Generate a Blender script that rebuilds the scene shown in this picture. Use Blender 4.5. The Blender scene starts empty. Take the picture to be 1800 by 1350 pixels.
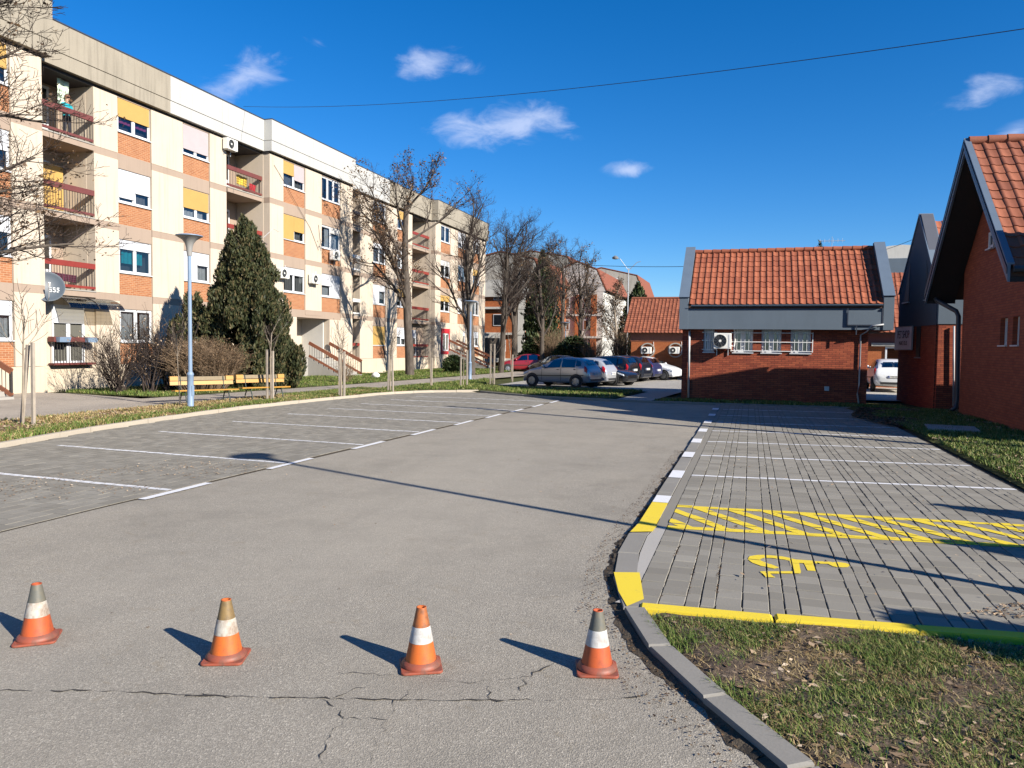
import bpy, math, random
import numpy as np
from mathutils import Vector, Matrix
R = math.radians
scene = bpy.context.scene
col = scene.collection

# ------------------------------------------------------------------ camera
F_PX, CAM_H = 1320.0, 2.0
YAW, PITCH, ROLL = 0.306388, 0.0490445, 0.0130230
def _cam_axes():
    f = Vector((-math.sin(YAW)*math.cos(PITCH), math.cos(YAW)*math.cos(PITCH), -math.sin(PITCH)))
    r = Vector((math.cos(YAW), math.sin(YAW), 0)); d = f.cross(r)
    c, s = math.cos(ROLL), math.sin(ROLL)
    return r*c - d*s, d*c + r*s, f
CR, CD, CF = _cam_axes()
cam_d = bpy.data.cameras.new('camera'); cam = bpy.data.objects.new('camera', cam_d); col.objects.link(cam)
cam_d.sensor_fit = 'HORIZONTAL'; cam_d.sensor_width = 36.0; cam_d.lens = F_PX/1800*36
cam_d.clip_end = 3000; cam_d.clip_start = 0.05
m = Matrix.Identity(4)
for i in range(3):
    m[i][0] = CR[i]; m[i][1] = -CD[i]; m[i][2] = -CF[i]
m[2][3] = CAM_H
cam.matrix_world = m
scene.camera = cam
def ray(x, y): return CR*((x-900)/F_PX) + CD*((y-675)/F_PX) + CF      # photo pixel -> direction
def on_z(x, y, z=0.0): d = ray(x, y); t = (z-CAM_H)/d.z; return Vector((d.x*t, d.y*t, z))
def on_y(x, y, Y): d = ray(x, y); t = Y/d.y; return Vector((d.x*t, Y, CAM_H+d.z*t))
def on_x(x, y, X): d = ray(x, y); t = X/d.x; return Vector((X, d.y*t, CAM_H+d.z*t))

# ------------------------------------------------------------------ light, sky, exposure
SUN_EL = R(27.0); SUN_AZ = math.atan2(0.93, -0.36)          # clockwise from +Y
sun_dir = Vector((math.sin(SUN_AZ)*math.cos(SUN_EL), math.cos(SUN_AZ)*math.cos(SUN_EL), math.sin(SUN_EL)))
sl = bpy.data.lights.new('sun', 'SUN'); sl.energy = 5.0; sl.angle = R(0.53); sl.color = (1.0, 0.93, 0.82)
so = bpy.data.objects.new('sun', sl); col.objects.link(so); so.rotation_euler = sun_dir.to_track_quat('Z', 'Y').to_euler()
so.location = (30, -20, 40)
scene.view_settings.view_transform = 'Standard'; scene.view_settings.look = 'None'
scene.view_settings.gamma = 1.0; scene.view_settings.exposure = 1.05
try: scene.view_settings.use_curve_mapping = False
except Exception: pass

world = bpy.data.worlds.new('World'); scene.world = world; world.use_nodes = True
def build_world():
    nt = world.node_tree; N = nt.nodes; L = nt.links; N.clear()
    out = N.new('ShaderNodeOutputWorld'); bg = N.new('ShaderNodeBackground'); L.new(bg.outputs[0], out.inputs[0])
    sky = N.new('ShaderNodeTexSky'); sky.sky_type = 'NISHITA'; sky.sun_disc = False
    sky.sun_elevation = SUN_EL; sky.sun_rotation = SUN_AZ
    sky.altitude = 100; sky.air_density = 1.0; sky.dust_density = 0.0; sky.ozone_density = 3.5
    hs = N.new('ShaderNodeHueSaturation'); hs.inputs['Saturation'].default_value = 1.22; hs.inputs['Value'].default_value = 1.0
    gn = N.new('ShaderNodeMix'); gn.data_type = 'RGBA'; gn.blend_type = 'MULTIPLY'; gn.inputs['Factor'].default_value = 1
    L.new(sky.outputs[0], gn.inputs['A']); gn.inputs['B'].default_value = (.86, 1.03, 1.30, 1)
    L.new(gn.outputs['Result'], hs.inputs['Color'])
    bg.inputs['Strength'].default_value = 0.057
    tc = N.new('ShaderNodeTexCoord')
    def math_(op, a, b=None, clamp=False):
        n = N.new('ShaderNodeMath'); n.operation = op; n.use_clamp = clamp
        for i, v in enumerate((a, b)):
            if v is None: continue
            if isinstance(v, (int, float)): n.inputs[i].default_value = v
            else: L.new(v, n.inputs[i])
        return n.outputs[0]
    def dot(v):
        n = N.new('ShaderNodeVectorMath'); n.operation = 'DOT_PRODUCT'
        L.new(tc.outputs['Generated'], n.inputs[0]); n.inputs[1].default_value = v; return n.outputs['Value']
    total = None
    # clouds that drift in this part of the sky: (photo pixel of the centre, half width, half height, tilt, amount)
    for (x, y, a, b, tilt, amt) in ((890, 222, 140, 46, -4, 1.25), (745, 112, 78, 30, -12, .9), (425, 138, 90, 44, -25, .85), (1103, 299, 46, 18, 0, 1.1),
                                    (1725, 160, 85, 30, -14, .8), (1785, 232, 40, 20, -10, .85), (560, 74, 34, 20, 0, .62), (820, 118, 50, 18, 0, .6),
                                    (2300, 60, 240, 60, -8, .95), (-500, 180, 260, 60, 8, .95), (2050, 330, 110, 30, -8, .9)):
        d = ray(x, y).normalized()
        r = Vector((d.y, -d.x, 0)).normalized(); u = r.cross(d)
        t = R(-tilt); ca, sa = math.cos(t), math.sin(t)
        ax = (r*ca + u*sa); ay = (u*ca - r*sa)
        p = math_('MULTIPLY', dot(ax - d*ax.dot(d)), F_PX/a/1.12)
        q = math_('MULTIPLY', dot(ay - d*ay.dot(d)), F_PX/b/1.12)
        rr = math_('SQRT', math_('ADD', math_('MULTIPLY', p, p), math_('MULTIPLY', q, q)))
        front = math_('GREATER_THAN', dot(d), 0.2)
        v = math_('MULTIPLY', math_('MULTIPLY', math_('SUBTRACT', 1.0, rr, True), front), amt)
        total = v if total is None else math_('MAXIMUM', total, v)
    mp = N.new('ShaderNodeMapping'); mp.inputs['Scale'].default_value = (11, 11, 24); L.new(tc.outputs['Generated'], mp.inputs[0])
    nz = N.new('ShaderNodeTexNoise'); nz.inputs['Scale'].default_value = 1.5; nz.inputs['Detail'].default_value = 9; nz.inputs['Roughness'].default_value = .6
    nz.inputs['Distortion'].default_value = .5
    L.new(mp.outputs[0], nz.inputs['Vector'])
    dens = math_('ADD', total, math_('MULTIPLY', math_('SUBTRACT', nz.outputs['Fac'], .52), 2.1))
    gate = math_('MULTIPLY', total, 4.0, True)
    mr = N.new('ShaderNodeMapRange'); mr.interpolation_type = 'SMOOTHSTEP'; mr.inputs['From Min'].default_value = .22; mr.inputs['From Max'].default_value = 1.25
    L.new(dens, mr.inputs['Value'])
    fac = math_('MULTIPLY', math_('MULTIPLY', mr.outputs[0], gate), 0.66)
    mix = N.new('ShaderNodeMix'); mix.data_type = 'RGBA'
    L.new(fac, mix.inputs['Factor']); L.new(hs.outputs[0], mix.inputs['A']); mix.inputs['B'].default_value = (6.4, 7.2, 9.4, 1)
    L.new(mix.outputs['Result'], bg.inputs['Color'])
build_world()
scene.cycles.max_bounces = 6; scene.cycles.transparent_max_bounces = 16
scene.cycles.caustics_reflective = False; scene.cycles.caustics_refractive = False

# ------------------------------------------------------------------ helpers
class MB:
    """collects boxes, quads, tubes, lathes -> one mesh object"""
    def __init__(s): s.v = []; s.f = []; s.m = []; s.cur = 0
    def face(s, pts):
        n = len(s.v); s.v += [tuple(p) for p in pts]; s.f.append(tuple(range(n, n+len(pts)))); s.m.append(s.cur)
    def hexa(s, p):      # 8 points: bottom 0-3, top 4-7, counter-clockwise from above
        n = len(s.v); s.v += [tuple(q) for q in p]
        for f in ((3,2,1,0), (4,5,6,7), (0,1,5,4), (1,2,6,5), (2,3,7,6), (3,0,4,7)):
            s.f.append(tuple(n+i for i in f)); s.m.append(s.cur)
        return s
    def box(s, x0, x1, y0, y1, z0, z1):
        if x1 < x0: x0, x1 = x1, x0
        if y1 < y0: y0, y1 = y1, y0
        if z1 < z0: z0, z1 = z1, z0
        s.hexa([(x0,y0,z0),(x1,y0,z0),(x1,y1,z0),(x0,y1,z0),(x0,y0,z1),(x1,y0,z1),(x1,y1,z1),(x0,y1,z1)])
        return s
    def bar(s, a, b, w, h, up=(0,0,1)):   # box beam from a to b
        a = Vector(a); b = Vector(b); d = (b-a).normalized(); up = Vector(up)
        if abs(d.dot(up)) > .98: up = Vector((1,0,0))
        sd = d.cross(up).normalized()*w/2; u = sd.cross(d).normalized()*h/2
        s.hexa([a-sd-u, b-sd-u, b+sd-u, a+sd-u, a-sd+u, b-sd+u, b+sd+u, a+sd+u]); return s
    def tube(s, pts, rad, n=6, cap=True):
        pts = [Vector(p) for p in pts]; k = len(pts)
        if isinstance(rad, (int, float)): rad = [rad]*k
        base = len(s.v); ref = None
        for i, p in enumerate(pts):
            t = (pts[min(i+1, k-1)] - pts[max(i-1, 0)])
            t = t.normalized() if t.length > 1e-9 else Vector((0,0,1))
            if ref is None: ref = Vector((0,0,1)) if abs(t.z) < .9 else Vector((1,0,0))
            a = t.cross(ref).normalized() if t.cross(ref).length > 1e-6 else t.orthogonal().normalized()
            b = t.cross(a); ref = -b if False else ref
            for j in range(n):
                th = 2*math.pi*j/n
                s.v.append(tuple(p + (a*math.cos(th) + b*math.sin(th))*rad[i]))
        for i in range(k-1):
            for j in range(n):
                s.f.append((base+i*n+j, base+i*n+(j+1)%n, base+(i+1)*n+(j+1)%n, base+(i+1)*n+j)); s.m.append(s.cur)
        if cap:
            s.f.append(tuple(base+j for j in range(n))[::-1]); s.m.append(s.cur)
            s.f.append(tuple(base+(k-1)*n+j for j in range(n))); s.m.append(s.cur)
        return s
    def lathe(s, prof, c=(0,0,0), n=24, axis='z', cap=True):   # prof: (radius, height)
        base = len(s.v); k = len(prof)
        for r, h in prof:
            for j in range(n):
                th = 2*math.pi*j/n; a, b = r*math.cos(th), r*math.sin(th)
                p = (a, b, h) if axis == 'z' else ((a, h, b) if axis == 'y' else (h, a, b))
                s.v.append((c[0]+p[0], c[1]+p[1], c[2]+p[2]))
        for i in range(k-1):
            for j in range(n):
                s.f.append((base+i*n+j, base+i*n+(j+1)%n, base+(i+1)*n+(j+1)%n, base+(i+1)*n+j)); s.m.append(s.cur)
        if cap:
            if prof[0][0] > 1e-5: s.f.append(tuple(base+j for j in range(n))[::-1]); s.m.append(s.cur)
            if prof[-1][0] > 1e-5: s.f.append(tuple(base+(k-1)*n+j for j in range(n))); s.m.append(s.cur)
        return s
    def prism(s, poly, z0, z1):   # polygon in xy, counter-clockwise
        n = len(s.v); k = len(poly)
        s.v += [(p[0], p[1], z0) for p in poly] + [(p[0], p[1], z1) for p in poly]
        s.f.append(tuple(range(n, n+k))[::-1]); s.f.append(tuple(range(n+k, n+2*k))); s.m += [s.cur]*2
        for i in range(k):
            j = (i+1) % k; s.f.append((n+i, n+j, n+k+j, n+k+i)); s.m.append(s.cur)
        return s
    def xform(s, M, i0=0):
        for i in range(i0, len(s.v)): s.v[i] = tuple(M @ Vector(s.v[i]))
        return s
    def mesh(s, name, mats, smooth=False, angle=None):
        me = bpy.data.meshes.new(name); me.from_pydata(s.v, [], s.f)
        for mt in (mats if isinstance(mats, (list, tuple)) else [mats]): me.materials.append(mt)
        if any(s.m): me.polygons.foreach_set('material_index', s.m)
        if smooth: me.polygons.foreach_set('use_smooth', [True]*len(s.f))
        me.validate(); me.update()
        if smooth and angle:
            try: me.set_sharp_from_angle(angle=R(angle))
            except Exception: pass
        return me
    def build(s, name, mats, parent=None, smooth=False, angle=None, off=None):
        if off is not None: s.v = [(a-off[0], b-off[1], c-off[2]) for a, b, c in s.v]
        return link(name, s.mesh(name, mats, smooth, angle), parent)
def link(name, me, parent=None, loc=None, rz=None):
    o = bpy.data.objects.new(name, me); col.objects.link(o)
    if parent: o.parent = parent
    if loc is not None: o.location = loc
    if rz is not None: o.rotation_euler = (0, 0, rz)
    return o
def tag(o, label, cat, group=None):
    o['label'] = label; o['category'] = cat
    if group: o['group'] = group
    return o
def struct(o, label=None):
    o['kind'] = 'structure'
    if label: o['label'] = label
    return o
def thing(name, loc, label, cat, group=None, rz=0):
    o = bpy.data.objects.new(name, None); col.objects.link(o); o.empty_display_size = .2
    o.location = loc; o.rotation_euler = (0, 0, rz)
    return tag(o, label, cat, group)
KIDS = {}
def copy_tree(o, parent=None):
    c = o.copy(); col.objects.link(c)
    if parent: c.parent = parent
    for ch in list(o.children): copy_tree(ch, c)
    return c
def text_mesh(body, size, name):
    cu = bpy.data.curves.new(name, 'FONT'); cu.body = body; cu.size = size; cu.extrude = .002; cu.align_x = 'CENTER'; cu.align_y = 'CENTER'
    ob = bpy.data.objects.new(name, cu); col.objects.link(ob)
    dg = bpy.context.evaluated_depsgraph_get(); me = bpy.data.meshes.new_from_object(ob.evaluated_get(dg))
    bpy.data.objects.remove(ob); return me
def tri_mesh(name, V, T, mat, parent=None, smooth=False):
    """fast: V (n,3), T (m,3 or 4) numpy arrays"""
    me = bpy.data.meshes.new(name); V = np.asarray(V, 'f'); T = np.asarray(T, 'i'); k = T.shape[1]
    me.vertices.add(len(V)); me.vertices.foreach_set('co', V.ravel())
    me.loops.add(T.size); me.loops.foreach_set('vertex_index', T.ravel())
    me.polygons.add(len(T)); me.polygons.foreach_set('loop_start', np.arange(0, T.size, k, dtype='i'))
    try: me.polygons.foreach_set('loop_total', np.full(len(T), k, 'i'))
    except Exception: pass
    me.materials.append(mat); me.update(calc_edges=True)
    if smooth: me.polygons.foreach_set('use_smooth', [True]*len(T))
    return link(name, me, parent)

# ------------------------------------------------------------------ materials
class NT:
    def __init__(s, name):
        s.mat = bpy.data.materials.new(name); s.mat.use_nodes = True; s.t = s.mat.node_tree; s.N = s.t.nodes; s.L = s.t.links
        s.b = s.N['Principled BSDF']; s.tc = s.N.new('ShaderNodeTexCoord'); s.geo = s.N.new('ShaderNodeNewGeometry')
    def pos(s): return s.geo.outputs['Position']
    def obj(s): return s.tc.outputs['Object']
    def set(s, k, v):
        i = s.b.inputs[k]
        if isinstance(v, (int, float)): i.default_value = v
        elif isinstance(v, tuple): i.default_value = (*v, 1) if len(v) == 3 else v
        else: s.L.new(v, i)
    def math(s, op, a, b=None, clamp=False):
        n = s.N.new('ShaderNodeMath'); n.operation = op; n.use_clamp = clamp
        for i, v in enumerate((a, b)):
            if v is None: continue
            if isinstance(v, (int, float)): n.inputs[i].default_value = v
            else: s.L.new(v, n.inputs[i])
        return n.outputs[0]
    def noise(s, scale, detail=4, rough=.55, vec=None, dist=0, stretch=None):
        n = s.N.new('ShaderNodeTexNoise'); n.inputs['Scale'].default_value = scale; n.inputs['Detail'].default_value = detail
        n.inputs['Roughness'].default_value = rough; n.inputs['Distortion'].default_value = dist
        v = vec if vec is not None else s.pos()
        if stretch:
            mp = s.N.new('ShaderNodeMapping'); mp.inputs['Scale'].default_value = stretch; s.L.new(v, mp.inputs[0]); v = mp.outputs[0]
        s.L.new(v, n.inputs['Vector']); return n.outputs['Fac']
    def voronoi(s, scale, feature='F1', vec=None):
        n = s.N.new('ShaderNodeTexVoronoi'); n.feature = feature; n.inputs['Scale'].default_value = scale
        s.L.new(vec if vec is not None else s.pos(), n.inputs['Vector']); return n
    def ramp(s, fac, stops, interp='LINEAR'):
        n = s.N.new('ShaderNodeValToRGB'); cr = n.color_ramp; cr.interpolation = interp
        while len(cr.elements) < len(stops): cr.elements.new(.5)
        for e, (p, c) in zip(cr.elements, stops):
            e.position = p; e.color = (*c, 1) if isinstance(c, tuple) else (c, c, c, 1)
        s.L.new(fac, n.inputs[0]); return n.outputs['Color']
    def mix(s, fac, a, b, mode='MIX'):
        n = s.N.new('ShaderNodeMix'); n.data_type = 'RGBA'; n.blend_type = mode
        for k, v in (('Factor', fac), ('A', a), ('B', b)):
            i = [x for x in n.inputs if x.name == k and (x.type == 'RGBA' or k == 'Factor' and x.type == 'VALUE')][0]
            if isinstance(v, (int, float)): i.default_value = v if k == 'Factor' else (v, v, v, 1)
            elif isinstance(v, tuple): i.default_value = (*v, 1)
            else: s.L.new(v, i)
        return [o for o in n.outputs if o.type == 'RGBA'][0]
    def rng(s, fac, a, b, c=0., d=1., smooth=False):
        n = s.N.new('ShaderNodeMapRange'); n.interpolation_type = 'SMOOTHSTEP' if smooth else 'LINEAR'
        for k, v in zip(('From Min', 'From Max', 'To Min', 'To Max'), (a, b, c, d)): n.inputs[k].default_value = v
        s.L.new(fac, n.inputs['Value']); return n.outputs[0]
    def island(s): return s.geo.outputs['Random Per Island']
    def orand(s):
        n = s.N.new('ShaderNodeObjectInfo'); return n.outputs['Random']
    def bump(s, h, strength=.3, dist=.01):
        n = s.N.new('ShaderNodeBump'); n.inputs['Strength'].default_value = strength; n.inputs['Distance'].default_value = dist
        s.L.new(h, n.inputs['Height']); s.L.new(n.outputs[0], s.b.inputs['Normal'])
    def fin(s, colr=None, rough=None, metal=None, spec=None):
        if colr is not None: s.set('Base Color', colr)
        if rough is not None: s.set('Roughness', rough)
        if metal is not None: s.set('Metallic', metal)
        if spec is not None: s.set('Specular IOR Level', spec)
        return s.mat
def dirty(name, c, rough=.6, var=.18, scale=3.0, metal=0, bump=0, fine=60, spec=.5, dirt=None, amt=.0):
    """plain paint / metal / wood with soft uneven tone and a little dirt"""
    t = NT(name); a = t.noise(scale, 5, .6); b = t.noise(fine, 3, .6)
    k = t.math('ADD', t.math('MULTIPLY', t.math('SUBTRACT', a, .5), var*2), t.math('MULTIPLY', t.math('SUBTRACT', b, .5), var))
    k = t.math('ADD', k, 1.0)
    v = t.N.new('ShaderNodeVectorMath'); v.operation = 'SCALE'; v.inputs[0].default_value = c; t.L.new(k, v.inputs['Scale'])
    cc = v.outputs[0]
    if dirt: cc = t.mix(t.math('MULTIPLY', t.rng(t.noise(scale*2.3, 6, .65), .5, .72), amt), cc, dirt)
    if bump: t.bump(b, bump, .004)
    return t.fin(cc, rough, metal, spec)
def uvw_for_wall(t, axis):
    """position -> (along wall, height, 0)"""
    sx = t.N.new('ShaderNodeSeparateXYZ'); t.L.new(t.pos(), sx.inputs[0])
    cb = t.N.new('ShaderNodeCombineXYZ'); t.L.new(sx.outputs['Y' if axis == 'y' else 'X'], cb.inputs[0]); t.L.new(sx.outputs['Z'], cb.inputs[1])
    return cb.outputs[0]
def brickmat(name, axis, c1, c2, mortar, bw=.25, bh=.072, off=.5, mort=.008, bumpk=.5, tone=.25):
    t = NT(name); n = t.N.new('ShaderNodeTexBrick'); t.L.new(uvw_for_wall(t, axis), n.inputs['Vector'])
    n.offset = off
    for k, v in (('Scale', 1), ('Mortar Size', mort), ('Brick Width', bw), ('Row Height', bh), ('Mortar Smooth', .2), ('Bias', 0)): n.inputs[k].default_value = v
    n.inputs['Color1'].default_value = (*c1, 1); n.inputs['Color2'].default_value = (*c2, 1); n.inputs['Mortar'].default_value = (*mortar, 1)
    a = t.noise(1.3, 5, .6); b = t.noise(45, 4, .65)
    cc = t.mix(t.rng(a, .3, .75, 0, tone), n.outputs['Color'], tuple(x*.45 for x in c1))
    cc = t.mix(t.rng(b, .35, .8, 0, .35), cc, tuple(x*.6 for x in c2))
    h = t.math('ADD', t.math('MULTIPLY', t.math('SUBTRACT', 1.0, n.outputs['Fac']), 1.0), t.math('MULTIPLY', b, .25))
    t.bump(h, bumpk, .008)
    return t.fin(cc, .85, 0, .25)

M = {}
def asphalt(name, base, warm=.0, patch=.3):
    t = NT(name)
    sp = t.voronoi(130); g = t.noise(160, 3, .7); big = t.noise(.35, 6, .6); mid = t.noise(2.2, 5, .6); streak = t.noise(1.0, 5, .6, stretch=(1.6, .16, 1))
    sx = t.N.new('ShaderNodeSeparateColor'); t.L.new(sp.outputs['Color'], sx.inputs[0])
    c = t.ramp(sx.outputs[0], [(0, tuple(x*.6 for x in base)), (.55, base), (.9, tuple(x*1.3 for x in base)), (1, tuple(min(1, x*1.9) for x in base))])
    c = t.mix(t.rng(g, .3, .7, 0, .5), c, tuple(x*.62 for x in base))
    c = t.mix(t.rng(t.noise(13, 4, .7), .60, .74, 0, .55), c, tuple(x*.5 for x in base))
    c = t.mix(t.rng(big, .35, .7, 0, patch), c, tuple(x*1.28 for x in (base[0]*1.04, base[1], base[2]*.95)))
    c = t.mix(t.rng(mid, .45, .75, 0, .28), c, tuple(x*.66 for x in base))
    c = t.mix(t.rng(streak, .5, .74, 0, .32), c, tuple(x*.68 for x in base))
    c = t.mix(t.rng(t.noise(.9, 7, .7), .50, .68, 0, .55), c, tuple(x*.62 for x in base))
    c = t.mix(t.rng(t.noise(3.1, 6, .75, dist=1.2), .58, .70, 0, .5), c, (base[0]*.7, base[1]*.62, base[2]*.5))
    c = t.mix(t.rng(t.noise(.22, 3, .5, stretch=(1, .25, 1)), .5, .7, 0, .3), c, tuple(x*1.3 for x in base))
    t.bump(t.math('ADD', sp.outputs['Distance'], g), .5, .006)
    return t.fin(c, .9, 0, .3)
M['asphalt'] = asphalt('road_asphalt', (.282, .256, .212))
M['asphalt_walk'] = asphalt('walk_asphalt', (.31, .275, .235), patch=.4)
M['asphalt_lot'] = asphalt('lot_asphalt', (.33, .31, .28))
M['concrete_yard'] = asphalt('yard_concrete', (.42, .39, .34))
def paver():
    t = NT('paver_concrete')
    r = t.math('FRACT', t.math('ADD', t.island(), t.math('MULTIPLY', t.orand(), 7.31)))
    c = t.ramp(r, [(0, (.185, .172, .143)), (.5, (.228, .212, .178)), (1, (.272, .254, .215))])
    a = t.noise(.8, 5, .6); b = t.noise(110, 3, .7); w = t.noise(5, 6, .65)
    c = t.mix(t.rng(a, .35, .7, 0, .4), c, (.165, .150, .122)); c = t.mix(t.rng(b, .35, .75, 0, .55), c, (.15, .138, .122))
    c = t.mix(t.rng(w, .6, .8, 0, .4), c, (.18, .155, .115))
    t.bump(b, .4, .003); return t.fin(c, .9, 0, .25)
M['paver'] = paver()
def soil(name, c0, c1, c2):
    t = NT(name); a = t.noise(1.1, 6, .6); b = t.noise(26, 5, .7); d = t.noise(7, 5, .6)
    c = t.ramp(d, [(.3, c0), (.55, c1), (.72, c2)]); c = t.mix(t.rng(b, .35, .7, 0, .6), c, tuple(x*.45 for x in c0))
    c = t.mix(t.rng(a, .4, .65, 0, .5), c, c0)
    t.bump(t.math('ADD', b, d), .7, .03); return t.fin(c, .95, 0, .15)
M['soil'] = soil('bare_soil', (.095, .068, .048), (.15, .112, .08), (.23, .18, .135))
M['joint_soil'] = soil('joint_soil', (.075, .06, .044), (.10, .08, .058), (.13, .104, .076))
M['turf'] = soil('turf_soil', (.05, .06, .02), (.075, .08, .026), (.13, .105, .05))
M['turf_dry'] = soil('dry_turf_soil', (.14, .10, .05), (.23, .165, .085), (.31, .235, .13))
def concrete(name, c, var=.3, streak=.0, bumpk=.4, spots=None):
    t = NT(name); a = t.noise(.9, 6, .6); b = t.noise(55, 4, .7); s_ = t.noise(2.2, 5, .6, stretch=(1, 3.2, .16)); s2 = t.noise(6, 5, .6)
    cc = t.mix(t.rng(a, .3, .7, 0, var), c, tuple(x*.62 for x in c)); cc = t.mix(t.rng(b, .4, .75, 0, .35), cc, tuple(x*.6 for x in c))
    if streak: cc = t.mix(t.rng(s_, .5, .72, 0, streak), cc, tuple(x*.42 for x in c))
    if spots: cc = t.mix(t.rng(s2, .62, .72, 0, .7), cc, spots)
    t.bump(b, bumpk, .004); return t.fin(cc, .88, 0, .25)
M['kerb'] = concrete('kerb_concrete', (.235, .222, .198), .5)
M['kerb_light'] = concrete('light_kerb_concrete', (.40, .35, .28), .3)
M['slab'] = concrete('slab_concrete', (.32, .305, .275), .3)
M['parapet_grey'] = concrete('weathered_parapet', (.30, .265, .21), .35, .45)
M['parapet_white'] = concrete('whitewashed_parapet', (.43, .425, .405), .18, .22, .25, spots=(.38, .36, .32))
M['plaster'] = concrete('cream_plaster', (.52, .44, .348), .20, .30, .2)
M['plaster_pink'] = concrete('pinkish_plaster', (.32, .245, .19), .15, .15, .2)
M['plinth'] = concrete('plinth_plaster', (.52, .44, .335), .25, .22, .3)
M['grey_render'] = concrete('blue_grey_render', (.118, .15, .185), .25, .12, .15)
M['grey_dark'] = concrete('dark_grey_render', (.085, .092, .115), .2, .1, .15)
M['white_render'] = concrete('white_render', (.52, .50, .46), .2, .25, .2)
M['old_render'] = concrete('old_grey_render', (.40, .37, .32), .4, .4, .4)
M['brick_panel'] = brickmat('orange_brick_panel', 'y', (.27, .098, .042), (.36, .150, .066), (.40, .26, .16), .24, .08, .5, .010, .3, .12)
M['brick_x'] = brickmat('red_brick_along_x', 'x', (.21, .045, .026), (.38, .098, .046), (.05, .024, .02))
M['brick_y'] = brickmat('red_brick_along_y', 'y', (.25, .062, .034), (.35, .096, .048), (.12, .05, .036), mort=.006)
M['brick_far'] = brickmat('orange_brick_far', 'x', (.34, .10, .035), (.43, .14, .05), (.19, .066, .03))
def tile(name, c0, c1, dark):
    t = NT(name); r = t.math('FRACT', t.math('ADD', t.island(), t.math('MULTIPLY', t.orand(), 5.77)))
    c = t.ramp(r, [(0, c0), (1, c1)]); a = t.noise(2.2, 6, .6); b = t.noise(38, 4, .65); l = t.noise(9, 6, .7)
    c = t.mix(t.rng(b, .4, .75, 0, .4), c, dark); c = t.mix(t.rng(a, .45, .72, 0, .5), c, tuple(x*.7 for x in c0))
    c = t.mix(t.rng(l, .66, .74, 0, .5), c, (.30, .22, .15))
    t.bump(b, .25, .004); return t.fin(c, .75, 0, .3)
M['tile'] = tile('clay_tile', (.23, .066, .034), (.34, .108, .054), (.12, .042, .026))
M['tile_old'] = tile('weathered_clay_tile', (.20, .064, .035), (.31, .105, .055), (.08, .036, .024))
M['under'] = dirty('roof_underlay', (.07, .035, .025), .9)
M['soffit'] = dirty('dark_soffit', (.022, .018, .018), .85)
M['slate_blue'] = dirty('blue_grey_sheet_metal', (.105, .14, .185), .5, .15, 2)
M['slate_dark'] = dirty('dark_blue_trim', (.035, .042, .06), .45, .15, 2)
M['white'] = dirty('white_paint', (.66, .66, .64), .5, .08, 4)
M['pvc'] = dirty('white_pvc', (.54, .55, .565), .35, .05, 5)
M['ochre'] = None
def slatted(name, c, pitch=.045):
    t = NT(name); sx = t.N.new('ShaderNodeSeparateXYZ'); t.L.new(t.pos(), sx.inputs[0])
    w = t.math('FRACT', t.math('MULTIPLY', sx.outputs['Z'], 1/pitch)); ln = t.math('LESS_THAN', w, .16)
    a = t.noise(2.5, 4, .6)
    cc = t.mix(t.math('MULTIPLY', ln, .4), c, tuple(x*.45 for x in c)); cc = t.mix(t.rng(a, .4, .7, 0, .25), cc, tuple(x*.75 for x in c))
    t.bump(w, .3, .006); return t.fin(cc, .55, 0, .3)
M['ochre'] = slatted('ochre_roller_shutter', (.43, .27, .085)); M['sh_white'] = slatted('white_roller_shutter', (.50, .51, .535))
M['sh_pink'] = slatted('pinkish_roller_shutter', (.40, .345, .35)); M['sh_grey'] = slatted('grey_roller_shutter', (.48, .47, .45))
def glassmat(name, tint, refl=.25):
    mt = bpy.data.materials.new(name); mt.use_nodes = True; t = mt.node_tree; N = t.nodes; L = t.links; N.clear()
    o = N.new('ShaderNodeOutputMaterial'); mx = N.new('ShaderNodeMixShader'); tr = N.new('ShaderNodeBsdfTransparent'); gl = N.new('ShaderNodeBsdfGlossy')
    tr.inputs[0].default_value = (*tint, 1); gl.inputs['Roughness'].default_value = .03; gl.inputs['Color'].default_value = (.9, .95, 1, 1)
    lw = N.new('ShaderNodeLayerWeight'); lw.inputs[0].default_value = .35
    mr = N.new('ShaderNodeMapRange'); mr.inputs['To Min'].default_value = refl*.6; mr.inputs['To Max'].default_value = .9
    L.new(lw.outputs['Fresnel'], mr.inputs['Value']); L.new(mr.outputs[0], mx.inputs[0]); L.new(tr.outputs[0], mx.inputs[1]); L.new(gl.outputs[0], mx.inputs[2]); L.new(mx.outputs[0], o.inputs[0])
    return mt
M['glass'] = glassmat('window_glass', (.55, .59, .62), .12); M['glass_car'] = glassmat('car_glass', (.10, .12, .13), .3)
M['poly'] = glassmat('polycarbonate_sheet', (.66, .63, .56), .0)
M['room_shade'] = dirty('unlit_room_tone', (.035, .035, .04), .9)  # near black: the shade inside rooms is put into this colour
M['curtain'] = dirty('net_curtain', (.42, .42, .42), .9, .3, 9); M['cur_teal'] = dirty('teal_curtain', (.0, .26, .31), .9, .4, 9)
M['cur_pink'] = dirty('magenta_curtain', (.32, .04, .14), .9, .4, 9); M['cur_dark'] = dirty('grey_curtain', (.16, .155, .15), .9, .3, 9)
M['maroon'] = dirty('maroon_painted_steel', (.125, .035, .030), .55, .25, 4); M['redrail'] = dirty('red_painted_rail', (.20, .028, .020), .5, .25, 4)
M['brownrail'] = dirty('brown_painted_rail', (.20, .070, .035), .55, .25, 4)
M['iron'] = dirty('dark_iron', (.03, .026, .026), .6, .3, 6); M['steel'] = dirty('galvanised_steel', (.42, .43, .44), .45, .15, 5, .4)
M['door'] = dirty('dark_brown_door', (.055, .028, .022), .5, .2, 3)
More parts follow.
